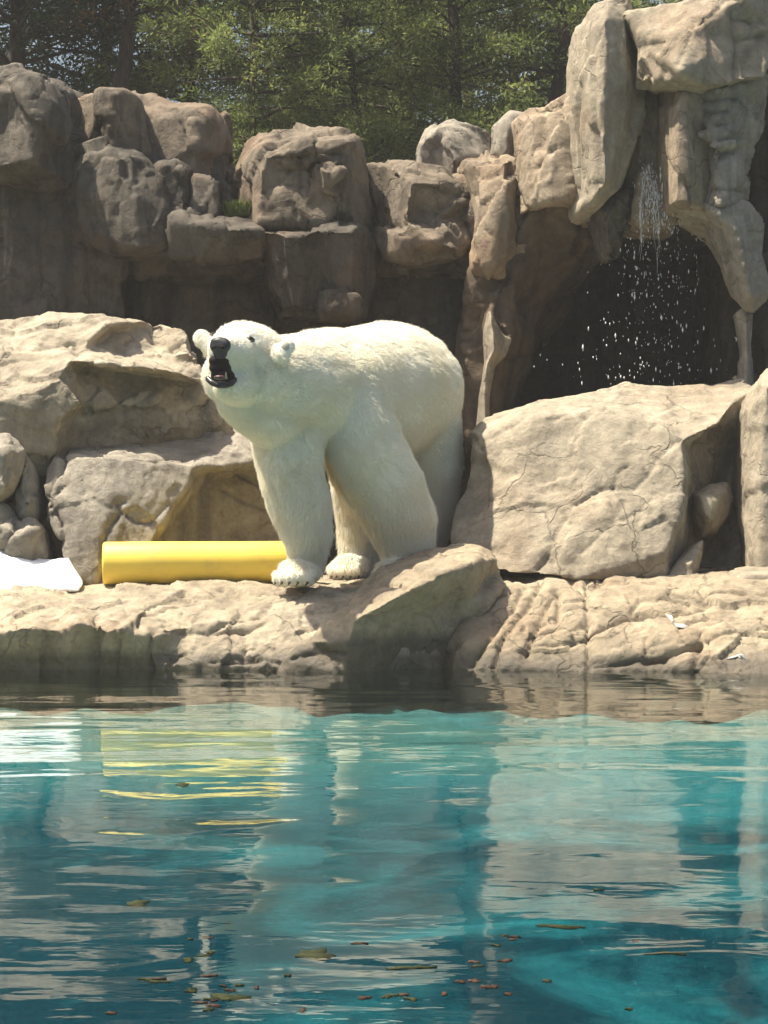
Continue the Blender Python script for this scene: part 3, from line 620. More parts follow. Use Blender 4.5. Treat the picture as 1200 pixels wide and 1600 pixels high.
block(cl, [(1152, 490, 9.3), (1165, 480, 9.3), (1176, 492, 9.3), (1172, 540, 9.3), (1176, 640, 9.3), (1160, 640, 9.3), (1162, 545, 9.3)], [[(1165, 495, 9.22), (1167, 635, 9.22)]], M_GREY, 86, thick=.16, voxel=.014, amp=.012, step=.006)
block(cl, [(980, 100, 9.6), (1048, 120, 9.6), (1052, 346, 9.55), (1010, 350, 9.5), (978, 345, 9.55)], [[(1005, 150, 9.5), (1000, 260, 9.45), (1000, 345, 9.42)], [(1030, 150, 9.52), (1028, 345, 9.44)]], M_CLIFFB, 87, thick=.5,
      cracks=[([(1012, 255), (1028, 265)], 5, .05)])
block(cl, [(912, 322, 9.55), (940, 300, 9.45), (986, 298, 9.45), (986, 345, 9.5), (966, 375, 9.5), (962, 398, 9.5), (948, 407, 9.5), (936, 390, 9.5), (929, 350, 9.5)], [[(945, 330, 9.3), (952, 385, 9.36)]], M_CLIFFD, 88, thick=.4)
block(cl, [(1180, 120, 9.7), (1300, 60, 9.6), (1320, 760, 9.4), (1176, 760, 9.6), (1178, 480, 9.6)], [[(1215, 160, 9.4), (1200, 300, 9.45), (1210, 700, 9.35)]], M_CLIFFD, 89, thick=3.2, voxel=.04, shrink=1.0)
# left wall of the cave
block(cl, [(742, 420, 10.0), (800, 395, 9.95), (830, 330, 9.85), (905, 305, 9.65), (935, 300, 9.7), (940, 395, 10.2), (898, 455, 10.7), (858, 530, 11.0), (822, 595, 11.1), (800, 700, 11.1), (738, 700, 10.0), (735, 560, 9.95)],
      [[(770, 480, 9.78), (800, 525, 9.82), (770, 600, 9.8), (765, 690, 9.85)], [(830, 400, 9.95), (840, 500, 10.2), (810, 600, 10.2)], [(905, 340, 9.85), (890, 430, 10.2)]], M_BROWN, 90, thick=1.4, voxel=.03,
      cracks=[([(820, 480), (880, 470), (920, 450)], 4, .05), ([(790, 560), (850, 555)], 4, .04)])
block(cl, [(757, 520, 9.75), (766, 484, 9.75), (774, 505, 9.75), (785, 525, 9.75), (797, 530, 9.8), (788, 555, 9.75), (772, 572, 9.72), (766, 620, 9.7), (764, 700, 9.7), (748, 700, 9.7), (752, 620, 9.7), (760, 565, 9.72)], [[(768, 500, 9.62), (772, 545, 9.58), (760, 570, 9.6), (757, 690, 9.6)]], M_TAN, 91, thick=.25, voxel=.014, amp=.012, step=.008)
# roof, back and right of the cave
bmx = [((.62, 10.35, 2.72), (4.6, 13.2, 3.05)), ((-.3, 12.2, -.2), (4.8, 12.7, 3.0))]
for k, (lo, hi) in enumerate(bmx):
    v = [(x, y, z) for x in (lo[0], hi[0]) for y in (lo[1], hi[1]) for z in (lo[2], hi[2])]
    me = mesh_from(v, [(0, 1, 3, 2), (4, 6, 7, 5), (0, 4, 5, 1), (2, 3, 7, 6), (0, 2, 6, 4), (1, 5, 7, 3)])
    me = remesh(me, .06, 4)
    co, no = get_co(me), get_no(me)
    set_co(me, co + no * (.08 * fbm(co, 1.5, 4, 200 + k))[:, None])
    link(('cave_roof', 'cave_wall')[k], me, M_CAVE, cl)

# ------------------------------------------------------------------ polar bear
SPH = {}
def ball(bmesh_, c, r, axis=None, seg=20, rings=14):
    """ellipsoid bead: c centre, r=(side, along, up); axis = direction of 'along' """
    if (seg, rings) not in SPH:
        t_ = bmesh.new(); bmesh.ops.create_uvsphere(t_, u_segments=seg, v_segments=rings, radius=1)
        t_.verts.ensure_lookup_table()
        SPH[(seg, rings)] = ([v.co.copy() for v in t_.verts], [[v.index for v in f.verts] for f in t_.faces]); t_.free()
    m = Matrix.Diagonal((r[0], r[1], r[2], 1))
    if axis is not None:
        m = Vector(axis).to_track_quat('Y', 'Z').to_matrix().to_4x4() @ m
    m = Matrix.Translation(c) @ m
    vs = [bmesh_.verts.new(m @ v) for v in SPH[(seg, rings)][0]]
    for f in SPH[(seg, rings)][1]: bmesh_.faces.new([vs[i] for i in f])

def limb(bm_, pts, n=5):
    """pts: (px, py, d, r); beads interpolated along"""
    q = [(P(a, b_, d), r) for a, b_, d, r in pts]
    for (c0, r0), (c1, r1) in zip(q[:-1], q[1:]):
        for k in range(n):
            t = k / n
            ball(bm_, c0.lerp(c1, t), [r0 + (r1 - r0) * t] * 3, seg=16, rings=10)
    ball(bm_, q[-1][0], [q[-1][1]] * 3, seg=16, rings=10)

bm = bmesh.new()
# trunk: (px, py, d, side radius, up radius)
trunk = [(468, 612, 7.72, .24, .26), (490, 612, 7.88, .31, .345), (512, 618, 8.05, .345, .375), (540, 622, 8.22, .365, .375), (570, 618, 8.42, .385, .40), (600, 612, 8.62, .40, .415), (625, 612, 8.80, .385, .40), (640, 622, 8.95, .33, .35), (650, 635, 9.08, .22, .25)]
tq = [(P(a, b_, d), s_, u_) for a, b_, d, s_, u_ in trunk]
for i in range(len(tq) - 1):
    ax = tq[i + 1][0] - tq[i][0]
    for k in range(4):
        t = k / 4
        ball(bm, tq[i][0].lerp(tq[i + 1][0], t), (tq[i][1] + (tq[i + 1][1] - tq[i][1]) * t, .2, tq[i][2] + (tq[i + 1][2] - tq[i][2]) * t), ax)
ball(bm, tq[-1][0], (.2, .14, .22), tq[-1][0] - tq[-2][0])
# neck and throat
limb(bm, [(405, 590, 7.42, .222), (425, 597, 7.52, .256), (450, 604, 7.64, .286), (480, 612, 7.80, .315)])
limb(bm, [(372, 625, 7.36, .115), (395, 640, 7.42, .135), (425, 652, 7.52, .16), (450, 660, 7.66, .17)])
# skull, brow, cheeks, muzzle, jaw
hd = Vector((-.34, -.92, .10)).normalized()          # where the head points
ball(bm, P(391, 564, 7.38), (.212, .20, .206), hd)
ball(bm, P(384, 545, 7.34), (.175, .17, .144), hd)
ball(bm, P(422, 592, 7.33), (.125, .14, .15), hd)
ball(bm, P(355, 588, 7.36), (.13, .13, .15), hd)
limb(bm, [(372, 557, 7.26, .136), (360, 553, 7.16, .112), (350, 549, 7.08, .090), (346, 546, 7.03, .075)])
limb(bm, [(378, 602, 7.26, .115), (366, 605, 7.17, .090), (354, 605, 7.10, .070), (349, 603, 7.06, .056)])
limb(bm, [(350, 566, 7.20, .085), (362, 580, 7.19, .090), (372, 590, 7.2, .09)])
# ears
for (a, b_, d, ax) in ((314, 529, 7.46, (-.75, -.55, .35)), (449, 541, 7.20, (.75, -.62, .25))):
    ball(bm, P(a, b_, d), (.046, .020, .052), (0.45 * ax[0], -1, .1))
    ball(bm, P(a + (14 if a < 380 else -9), b_ + 11, d + .01), (.050, .045, .062), (0.3 * ax[0], -1, .1))
# legs: picture-left front, picture-right front, two hind legs
limb(bm, [(462, 640, 7.72, .215), (452, 690, 7.68, .200), (456, 745, 7.66, .176), (468, 790, 7.66, .156), (478, 830, 7.68, .128), (480, 866, 7.70, .094), (473, 893, 7.70, .092)])
limb(bm, [(540, 600, 7.93, .235), (548, 660, 7.88, .235), (572, 715, 7.89, .228), (604, 765, 7.93, .220), (626, 808, 7.97, .196), (636, 848, 8.0, .150), (634, 885, 8.0, .12)])
limb(bm, [(575, 680, 8.62, .25), (567, 750, 8.60, .19), (563, 810, 8.62, .130), (561, 860, 8.64, .115), (558, 890, 8.62, .11)])
limb(bm, [(652, 660, 8.84, .265), (662, 730, 8.86, .225), (664, 790, 8.88, .18), (660, 850, 8.9, .135), (656, 890, 8.9, .11)])
# paws with five toes each: (ankle px, py, d, pointing direction)
PAWS = [((468, 904, 7.66), (-.28, -.96), 1.0), ((622, 902, 7.93), (-.25, -.97), 1.0), ((552, 898, 8.55), (-.35, -.94), .92), ((650, 898, 8.82), (-.35, -.94), .92)]
claws = []
for (a, b_, d), (fx, fy), sc_ in PAWS:
    c = P(a, b_, d); f = Vector((fx, fy, 0)).normalized(); r = Vector((-f.y, f.x, 0))
    g = .428 if d < 8 else .438
    ball(bm, Vector((c.x, c.y, g + .075)), (.118 * sc_, .14 * sc_, .075), f)
    for k in range(5):
        u = (k - 2) / 2
        tp = Vector((c.x, c.y, g + .048)) + f * (.135 - .035 * u * u) * sc_ + r * u * .092 * sc_
        ball(bm, tp, (.027 * sc_, .055 * sc_, .046), f)
        claws.append((tp + f * .050 * sc_ + Vector((0, 0, -.026)), f, sc_))
me = bpy.data.meshes.new('bear'); bm.to_mesh(me); bm.free()
me = remesh(me, .0125, 7)
co, no = get_co(me), get_no(me)
co += no * (.010 * fbm(co, 3.2, 3, 5) + .004 * fbm(co, 11, 2, 6))[:, None]
set_co(me, co)

bearm, nt, bs = new_mat('bear_skin_fur')
b = NB(nt); ps = b.pos()
c = b.mix(b.ramp(b.noise(ps, 3.5, 5), [(.4, 0), (.65, 1)]), (.91, .88, .77), (.87, .81, .65))
b.l(c, bs.inputs['Base Color']); bs.inputs['Roughness'].default_value = .95
bs.inputs['Specular IOR Level'].default_value = .05
fine = b.noise(b.pos(scale=(1, 1, .4)), 90, 4, .7)
b.l(b.bump(fine, .6, .008), bs.inputs['Normal'])
BASE = P(560, 910, 8.1)
bear = link('polar_bear', me, bearm, None, BASE)
tag(bear, 'white polar bear on all fours on the ledge, head raised, mouth open', 'polar bear')
SKIN_CO, SKIN_NO = co, no

blk, nt, bs = new_mat('black_nose_skin')
b = NB(nt); bs.inputs['Base Color'].default_value = (.014, .014, .015, 1); bs.inputs['Roughness'].default_value = .5
b.l(b.bump(b.noise(b.pos(), 160, 3), .35, .002), bs.inputs['Normal'])
def bear_part(name, build, mat, voxel=None, sm=2):
    bm_ = bmesh.new(); build(bm_)
    me_ = bpy.data.meshes.new(name); bm_.to_mesh(me_); bm_.free()
    if voxel: me_ = remesh(me_, voxel, sm)
    me_.polygons.foreach_set('use_smooth', [True] * len(me_.polygons))
    return link(name, me_, mat, bear)
NOSE = P(344, 541, 6.955)
def b_nose(x):
    ball(x, NOSE + Vector((0, .012, .004)), (.060, .034, .046), hd)
    ball(x, NOSE + Vector((0, .020, -.034)), (.040, .030, .034), hd)
    ball(x, NOSE + Vector((-.008, .016, .022)), (.048, .034, .028), hd)
bear_part('nose', b_nose, blk, .006, 2)
hr = Vector((hd.y, -hd.x, 0)).normalized() * -1   # picture right of the head
if hr.x < 0: hr = -hr
def b_nostril(x, s_):
    ball(x, NOSE + hr * .026 * s_ + hd * .026 + Vector((0, 0, -.010)), (.011, .009, .009), hd)
dk, nt, bs = new_mat('mouth_dark'); bs.inputs['Base Color'].default_value = (.012, .008, .008, 1); bs.inputs['Roughness'].default_value = .8; bs.inputs['Specular IOR Level'].default_value = .15
for s_ in (-1, 1): bear_part('nostril', lambda x: b_nostril(x, s_), dk)
# open mouth: dark lips and cavity, shiny lower lip, tongue and teeth
def b_mouth(x):
    ball(x, P(342, 564, 7.02), (.056, .050, .034), hd)
    ball(x, P(344, 575, 7.025), (.062, .050, .034), hd)
    ball(x, P(348, 587, 7.03), (.068, .050, .036), hd)
bear_part('mouth', b_mouth, dk, .007, 3)
def b_lip(x):
    pts = [(325, 592, 7.0), (331, 598, 6.975), (341, 602, 6.965), (352, 602, 6.97), (362, 599, 6.99), (368, 592, 7.02)]
    q_ = [P(*p) for p in pts]
    for a_, c_ in zip(q_[:-1], q_[1:]):
        for k in range(5): ball(x, a_.lerp(c_, k / 5), (.0155, .0155, .017), seg=10, rings=8)
lipm, nt, bs = new_mat('wet_black_lip'); bs.inputs['Base Color'].default_value = (.012, .011, .011, 1); bs.inputs['Roughness'].default_value = .38
bear_part('lower_lip', b_lip, lipm, .006, 2)
tongm, nt, bs = new_mat('tongue'); bs.inputs['Base Color'].default_value = (.10, .045, .045, 1); bs.inputs['Roughness'].default_value = .35
bear_part('tongue', lambda x: ball(x, P(344, 590, 6.975), (.034, .035, .012), hd), tongm)
toothm, nt, bs = new_mat('tooth'); bs.inputs['Base Color'].default_value = (.40, .33, .22, 1); bs.inputs['Roughness'].default_value = .3
for (a, b_, r_, h_, up) in ((353, 592, .008, .036, 1),):
    def b_tooth(x, a=a, b_=b_, r_=r_, h_=h_, up=up):
        base = P(a, b_, 6.962)
        m_ = Matrix.Translation(base + Vector((0, 0, up * h_ / 2)))
        bmesh.ops.create_cone(x, cap_ends=True, segments=8, radius1=r_ if up > 0 else .002, radius2=.002 if up > 0 else r_, depth=h_, matrix=m_)
    bear_part('tooth', b_tooth, toothm)
# eyes
eyem, nt, bs = new_mat('eye'); bs.inputs['Base Color'].default_value = (.012, .009, .007, 1); bs.inputs['Roughness'].default_value = .12
rimm, nt, bs = new_mat('eyelid'); bs.inputs['Base Color'].default_value = (.05, .045, .04, 1); bs.inputs['Roughness'].default_value = .7
from mathutils.bvhtree import BVHTree
bvh = BVHTree.FromPolygons([Vector(v) for v in SKIN_CO], [tuple(p.vertices) for p in me.polygons])
CAMP = Vector((0, -BK0, HC))
def on_skin(px, py):
    d = (P(px, py, 1.0) - CAMP).normalized()
    h = bvh.ray_cast(CAMP, d)
    return h[0], h[1]
EYES = []
for (a, b_) in ((391, 530), (334, 523)):
    h, nrm_ = on_skin(a, b_)
    if h is None: continue
    EYES.append(h)
    bear_part('eyelid', lambda x: ball(x, h + nrm_ * -.004, (.030, .012, .020), nrm_), rimm)
    bear_part('eye', lambda x: ball(x, h + nrm_ * .003, (.019, .014, .015), nrm_), eyem)
clawm, nt, bs = new_mat('claw'); bs.inputs['Base Color'].default_value = (.035, .028, .022, 1); bs.inputs['Roughness'].default_value = .35
for (p, f, s_) in claws:
    def b_claw(x, p=p, f=f, s_=s_):
        ax_ = (f + Vector((0, 0, -.35))).normalized()
        m_ = Matrix.Translation(p + ax_ * .012) @ ax_.to_track_quat('Z', 'Y').to_matrix().to_4x4()
        bmesh.ops.create_cone(x, cap_ends=True, segments=8, radius1=.008 * s_, radius2=.002, depth=.045 * s_, matrix=m_)
    bear_part('claw', b_claw, clawm)

# fur: hair strands rooted all over the skin
rng = np.random.default_rng(11)
tri = []
for p in me.polygons:
    v = p.vertices
    tri.append((v[0], v[1], v[2]))
    if len(v) == 4: tri.append((v[0], v[2], v[3]))
tri = np.array(tri)
A, B_, C_ = SKIN_CO[tri[:, 0]], SKIN_CO[tri[:, 1]], SKIN_CO[tri[:, 2]]
ar = np.linalg.norm(np.cross(B_ - A, C_ - A), axis=1)
N = 230000
ti = rng.choice(len(tri), N, p=ar / ar.sum())
u, v = rng.random(N), rng.random(N)
fl = u + v > 1; u[fl] = 1 - u[fl]; v[fl] = 1 - v[fl]
w = 1 - u - v
root = A[ti] * w[:, None] + B_[ti] * u[:, None] + C_[ti] * v[:, None]
nn = SKIN_NO[tri[ti, 0]] * w[:, None] + SKIN_NO[tri[ti, 1]] * u[:, None] + SKIN_NO[tri[ti, 2]] * v[:, None]
nn /= np.linalg.norm(nn, axis=1)[:, None]
nose = np.array(NOSE)
dn = np.linalg.norm(root - nose, axis=1)
head = np.clip(1 - (dn - .42) / .25, 0, 1)
rump = np.array(tq[-1][0]) - np.array(tq[0][0]); rump /= np.linalg.norm(rump)
low = np.clip((1.15 - root[:, 2]) / .35, 0, 1)
flow = rump[None, :] * (1 - low)[:, None] * .9 + np.array([0, 0, -1.0])[None, :] * (.55 + .6 * low)[:, None]
fh = root - nose; fh /= np.linalg.norm(fh, axis=1)[:, None] + 1e-6
flow = flow * (1 - head)[:, None] + fh * head[:, None]
flow = flow + np.stack([fbm(root, 4.5, 2, 301), fbm(root, 4.5, 2, 302), fbm(root, 4.5, 2, 303)], 1) * .28
flow -= nn * (flow * nn).sum(1)[:, None]
flow /= np.linalg.norm(flow, axis=1)[:, None] + 1e-6
L = .026 + .006 * fbm(root, 5, 2, 310) + .014 * low * (root[:, 2] > .55)
L = L * (1 - head) + (.012 + .016 * np.clip((dn - .12) / .4, 0, 1)) * head
pxr, pyr = PXY(root)
ear = ((np.hypot(pxr - 311, pyr - 528) < 24) & (root[:, 1] > 7.42)) | (np.hypot(pxr - 450, pyr - 541) < 20) & (root[:, 1] < 7.32)
L = np.where(ear, .010, L)
L = np.where(root[:, 2] < .50, .010, L) * rng.uniform(.6, 1.25, N)
keep = np.ones(N, bool)
keep &= (dn > .062)
px, py = PXY(root)
mouthm = (((px - 346) / 25) ** 2 + ((py - 580) / 25) ** 2 < 1) & (root[:, 1] < 7.12)
keep &= ~mouthm
for e in EYES: keep &= np.linalg.norm(root - np.array(e), axis=1) > .026
keep &= ~((nn[:, 1] > .75) & (head > .9))
root, nn, flow, L = root[keep], nn[keep], flow[keep], L[keep]
N = len(root)
jit = rng.normal(0, .11, (N, 3))
d0 = nn * .50 + flow * .85 + jit; d0 /= np.linalg.norm(d0, axis=1)[:, None]
d1 = nn * .25 + flow * 1.0 + jit * 1.4; d1 /= np.linalg.norm(d1, axis=1)[:, None]
pts = np.stack([root - nn * .003, root + d0 * (L * .4)[:, None], root + d0 * (L * .4)[:, None] + d1 * (L * .35)[:, None], root + d0 * (L * .4)[:, None] + d1 * (L * .6)[:, None] + (d1 + [0, 0, -.25]) * (L * .2)[:, None]], 1)
hc = bpy.data.hair_curves.new('fur')
hc.add_curves([4] * N)
hc.points.foreach_set('position', (pts - np.array(BASE)[None, None, :]).astype(np.float32).ravel())
hc.points.foreach_set('radius', np.tile(np.array([.0011, .0010, .0007, .0002], np.float32), N))
fur = bpy.data.objects.new('fur', hc)
COL.objects.link(fur)
fur.parent = bear
fm = bpy.data.materials.new('polar_fur'); fm.use_nodes = True
nt = fm.node_tree; b = NB(nt); bs = nt.nodes['Principled BSDF']
hi = b.n('ShaderNodeHairInfo')
c = b.mix(b.ramp(b.noise(b.pos(), 3.5, 5), [(.4, 0), (.65, 1)]), (.93, .90, .79), (.90, .845, .68))
c = b.mix(b.math('MULTIPLY', hi.outputs['Random'], .3), c, (.80, .77, .66))
b.l(c, bs.inputs['Base Color']); bs.inputs['Roughness'].default_value = .6
bs.inputs['Specular IOR Level'].default_value = .25
trl = b.n('ShaderNodeBsdfTranslucent'); b.l(c, trl.inputs['Color'])
mx = b.n('ShaderNodeMixShader'); mx.inputs[0].default_value = .35
b.l(bs.outputs[0], mx.inputs[1]); b.l(trl.outputs[0], mx.inputs[2])
b.l(mx.outputs[0], nt.nodes['Material Output'].inputs['Surface'])
hc.materials.append(fm)

# ------------------------------------------------------------------ yellow tube, ice heap
ym, nt, bs = new_mat('yellow_plastic')
b = NB(nt); ps = b.pos()
c = b.mix(b.ramp(b.noise(ps, 5, 8, .7), [(.45, 0), (.75, .5)]), (.90, .67, .095), (.84, .58, .085))
c = b.mix(b.ramp(b.noise(ps, 60, 4, .7), [(.66, 0), (.74, .5)]), c, (.30, .22, .10))
scr = b.noise(b.pos(scale=(2.5, 30, 30)), 3.0, 5, .7, .5)
c = b.mix(b.ramp(scr, [(.62, 0), (.72, .45)]), c, (.50, .36, .14))
c = b.mix(b.ramp(b.noise(ps, 3.2, 8, .75), [(.54, 0), (.72, .35)]), c, (.42, .31, .16))
b.l(c, bs.inputs['Base Color']); bs.inputs['Roughness'].default_value = .55
b.l(b.bump(b.noise(ps, 14, 7), .3, .006), bs.inputs['Normal'])
T0, T1 = P(161, 880, 8.02), P(492, 878, 8.10)
TR = .121
def lathe(profile, a, c, seg=40):
    ax = (c - a).normalized(); q_ = ax.to_track_quat('Z', 'Y')
    vs, fs = [], []
    for (r, h) in profile:
        for k in range(seg):
            t_ = 2 * math.pi * k / seg
            vs.append(a + ax * h + q_ @ Vector((r * math.cos(t_), r * math.sin(t_), 0)))
    m_ = len(profile)
    for i in range(m_ - 1):
        for k in range(seg):
            fs.append((i * seg + k, i * seg + (k + 1) % seg, (i + 1) * seg + (k + 1) % seg, (i + 1) * seg + k))
    return mesh_from(vs, fs)
ln = (T1 - T0).length
tube = empty('yellow_tube', Vector(((T0.x + T1.x) / 2, 8.06, T0.z - TR)), 'long yellow plastic tube lying on the ledge behind the bear front paw', 'tube')
link('tube_body', lathe([(TR - .012, .0), (TR - .004, .004), (TR, .014), (TR + .001, ln * .33), (TR - .001, ln * .66), (TR, ln - .014), (TR - .004, ln - .004), (TR - .012, ln)], T0, T1), ym, tube)
for e, s_ in ((T0, 1), (T1, -1)):
    link('end_cap', lathe([(TR - .0125, .0 if s_ > 0 else ln), (TR - .02, s_ * .006 + (0 if s_ > 0 else ln)), (TR * .5, s_ * .002 + (0 if s_ > 0 else ln)), (.001, s_ * .001 + (0 if s_ > 0 else ln))], T0, T1), ym, tube)

im, nt, bs = new_mat('white_ice')
b = NB(nt); ps = b.pos()
b.l(b.ramp(b.noise(ps, 6, 6), [(.3, (.90, .92, .93)), (.6, (.96, .96, .95))]), bs.inputs['Base Color']); bs.inputs['Roughness'].default_value = .55
bs.inputs['Subsurface Weight'].default_value = .3; bs.inputs['Subsurface Radius'].default_value = (.04, .05, .06)
b.l(b.bump(b.noise(ps, 30, 8, .7), .5, .012), bs.inputs['Normal'])
rock('ice_heap', [(-90, 838, 8.12), (-40, 846, 8.12), (0, 855, 8.12), (14, 861, 8.12), (30, 865, 8.12), (52, 873, 8.12), (80, 874, 8.12), (108, 871, 8.12), (115, 888, 8.06), (130, 912, 7.98), (122, 926, 7.93), (-90, 926, 7.90)],
     [[(-60, 858, 8.04), (0, 868, 8.03), (50, 881, 8.02), (104, 880, 8.04)]], thick=.3, voxel=.012, smooth=3, amp=.008, freq=5, step=.0025, stepf=6, seed=101, mat=im,
     label='bright white ice heap on the ledge in front of the grey rocks', cat='ice')

# ------------------------------------------------------------------ waterfall drops
dm, nt, bs = new_mat('falling_water')
bs.inputs['Base Color'].default_value = (.9, .93, .95, 1); bs.inputs['Roughness'].default_value = .08
bs.inputs['Transmission Weight'].default_value = .35; bs.inputs['IOR'].default_value = 1.33
rng = np.random.default_rng(5)
iv, ifc = [], []
def drop(c, r, st):
    k = len(iv)
    for dx, dy, dz in ((1, 0, 0), (-1, 0, 0), (0, 1, 0), (0, -1, 0), (0, 0, st), (0, 0, -st)):
        iv.append((c[0] + dx * r, c[1] + dy * r, c[2] + dz * r))
    for f in ((0, 2, 4), (2, 1, 4), (1, 3, 4), (3, 0, 4), (2, 0, 5), (1, 2, 5), (3, 1, 5), (0, 3, 5)): ifc.append(tuple(k + i for i in f))
for _ in range(420):          # broken stream out of the notch
    t = rng.random() ** .8
    a = 1012 + 18 * t + rng.normal(0, 6 + 12 * t); py_ = 262 + 100 * t + rng.normal(0, 6)
    drop(P(a, py_, 9.34 + rng.normal(0, .03)), abs(rng.normal(.0014, .0017)) + .0008, rng.uniform(1.5, 5))
for _ in range(330):          # drops falling in front of the cave
    t = rng.random()
    a = 1012 + rng.normal(0, 30 + 34 * t); py_ = 350 + 255 * t ** .8
    drop(P(a, py_, 9.36 + rng.normal(0, .06)), abs(rng.normal(.0010, .0022)) + .0009, rng.uniform(1.2, 4))
def strand(pts_, r0, r1, seg=5):
    k0 = len(iv); m_ = len(pts_)
    for i_, p in enumerate(pts_):
        r = (r0 + (r1 - r0) * i_ / (m_ - 1)) * rng.uniform(.5, 1.4)
        for k in range(seg): iv.append((p[0] + r * math.cos(6.283 * k / seg), p[1] + r * math.sin(6.283 * k / seg), p[2]))
    for i_ in range(m_ - 1):
        for k in range(seg): ifc.append((k0 + i_ * seg + k, k0 + i_ * seg + (k + 1) % seg, k0 + (i_ + 1) * seg + (k + 1) % seg, k0 + (i_ + 1) * seg + k))
for k in range(9):           # thin unbroken threads down the wet notch and off its lip
    x0 = 1012 + rng.normal(0, 7); x1 = x0 + rng.normal(9, 12); y1 = rng.uniform(318, 430)
    ph = rng.uniform(0, 6); y0 = rng.uniform(258, 305)
    strand([P(x0 + (x1 - x0) * t ** .6 + 1.6 * math.sin(ph + 9 * t), y0 + (y1 - y0) * t, 9.37 - .05 * math.sin(t * 3)) for t in np.linspace(0, 1, 16)], .0022, .0007)
for ax_, n_ in ((1026, 26), (1058, 20), (1085, 14), (1004, 14)):
    for _ in range(n_):
        t = rng.random(); drop(P(ax_ + rng.normal(0, 2) + 6 * t, 340 + 120 * t, 9.35), .0018, rng.uniform(3, 9))
o = link('waterfall_drops', mesh_from(iv, ifc), dm, None, None)
tag(o, 'broken white stream and drops of water falling in front of the dark cave', 'waterfall', kind='stuff')

# ------------------------------------------------------------------ trees
def leaf_mat(name, c1, c2, c3):
    m_, nt_, bs_ = new_mat(name); b_ = NB(nt_)
    at = b_.n('ShaderNodeAttribute'); at.attribute_name = 'tone'
    c_ = b_.ramp(at.outputs['Fac'], [(0, c1), (.5, c2), (1, c3)])
    b_.l(c_, bs_.inputs['Base Color']); bs_.inputs['Roughness'].default_value = .6; bs_.inputs['Specular IOR Level'].default_value = .25
    tl = b_.n('ShaderNodeBsdfTranslucent'); b_.l(c_, tl.inputs['Color'])
    mx_ = b_.n('ShaderNodeMixShader'); mx_.inputs[0].default_value = .5
    b_.l(bs_.outputs[0], mx_.inputs[1]); b_.l(tl.outputs[0], mx_.inputs[2]); b_.l(mx_.outputs[0], nt_.nodes['Material Output'].inputs['Surface'])
    return m_
LM_CEDAR = leaf_mat('cedar_leaf', (.050, .078, .024), (.165, .205, .060), (.30, .325, .105))
LM_DARK = leaf_mat('dark_leaf', (.022, .038, .020), (.045, .066, .030), (.075, .095, .038))
LM_RUST = leaf_mat('rust_leaf', (.13, .07, .03), (.22, .12, .05), (.28, .17, .08))
BK, nt, bs = new_mat('bark'); b = NB(nt); ps = b.pos(scale=(1, 1, .3))
b.l(b.ramp(b.noise(ps, 18, 6), [(.35, (.035, .026, .02)), (.65, (.10, .075, .055))]), bs.inputs['Base Color']); bs.inputs['Roughness'].default_value = .95
b.l(b.bump(b.noise(ps, 25, 6), .8, .02), bs.inputs['Normal'])

def tube_path(vs, fs, pts, radii, seg=6):
    k0 = len(vs)
    for i, (p, r) in enumerate(zip(pts, radii)):
        d = (pts[min(i + 1, len(pts) - 1)] - pts[max(i - 1, 0)]).normalized(); q_ = d.to_track_quat('Z', 'Y')
        for k in range(seg):
            t_ = 2 * math.pi * k / seg; vs.append(p + q_ @ Vector((r * math.cos(t_), r * math.sin(t_), 0)))
    for i in range(len(pts) - 1):
        for k in range(seg):
            fs.append((k0 + i * seg + k, k0 + i * seg + (k + 1) % seg, k0 + (i + 1) * seg + (k + 1) % seg, k0 + (i + 1) * seg + k))

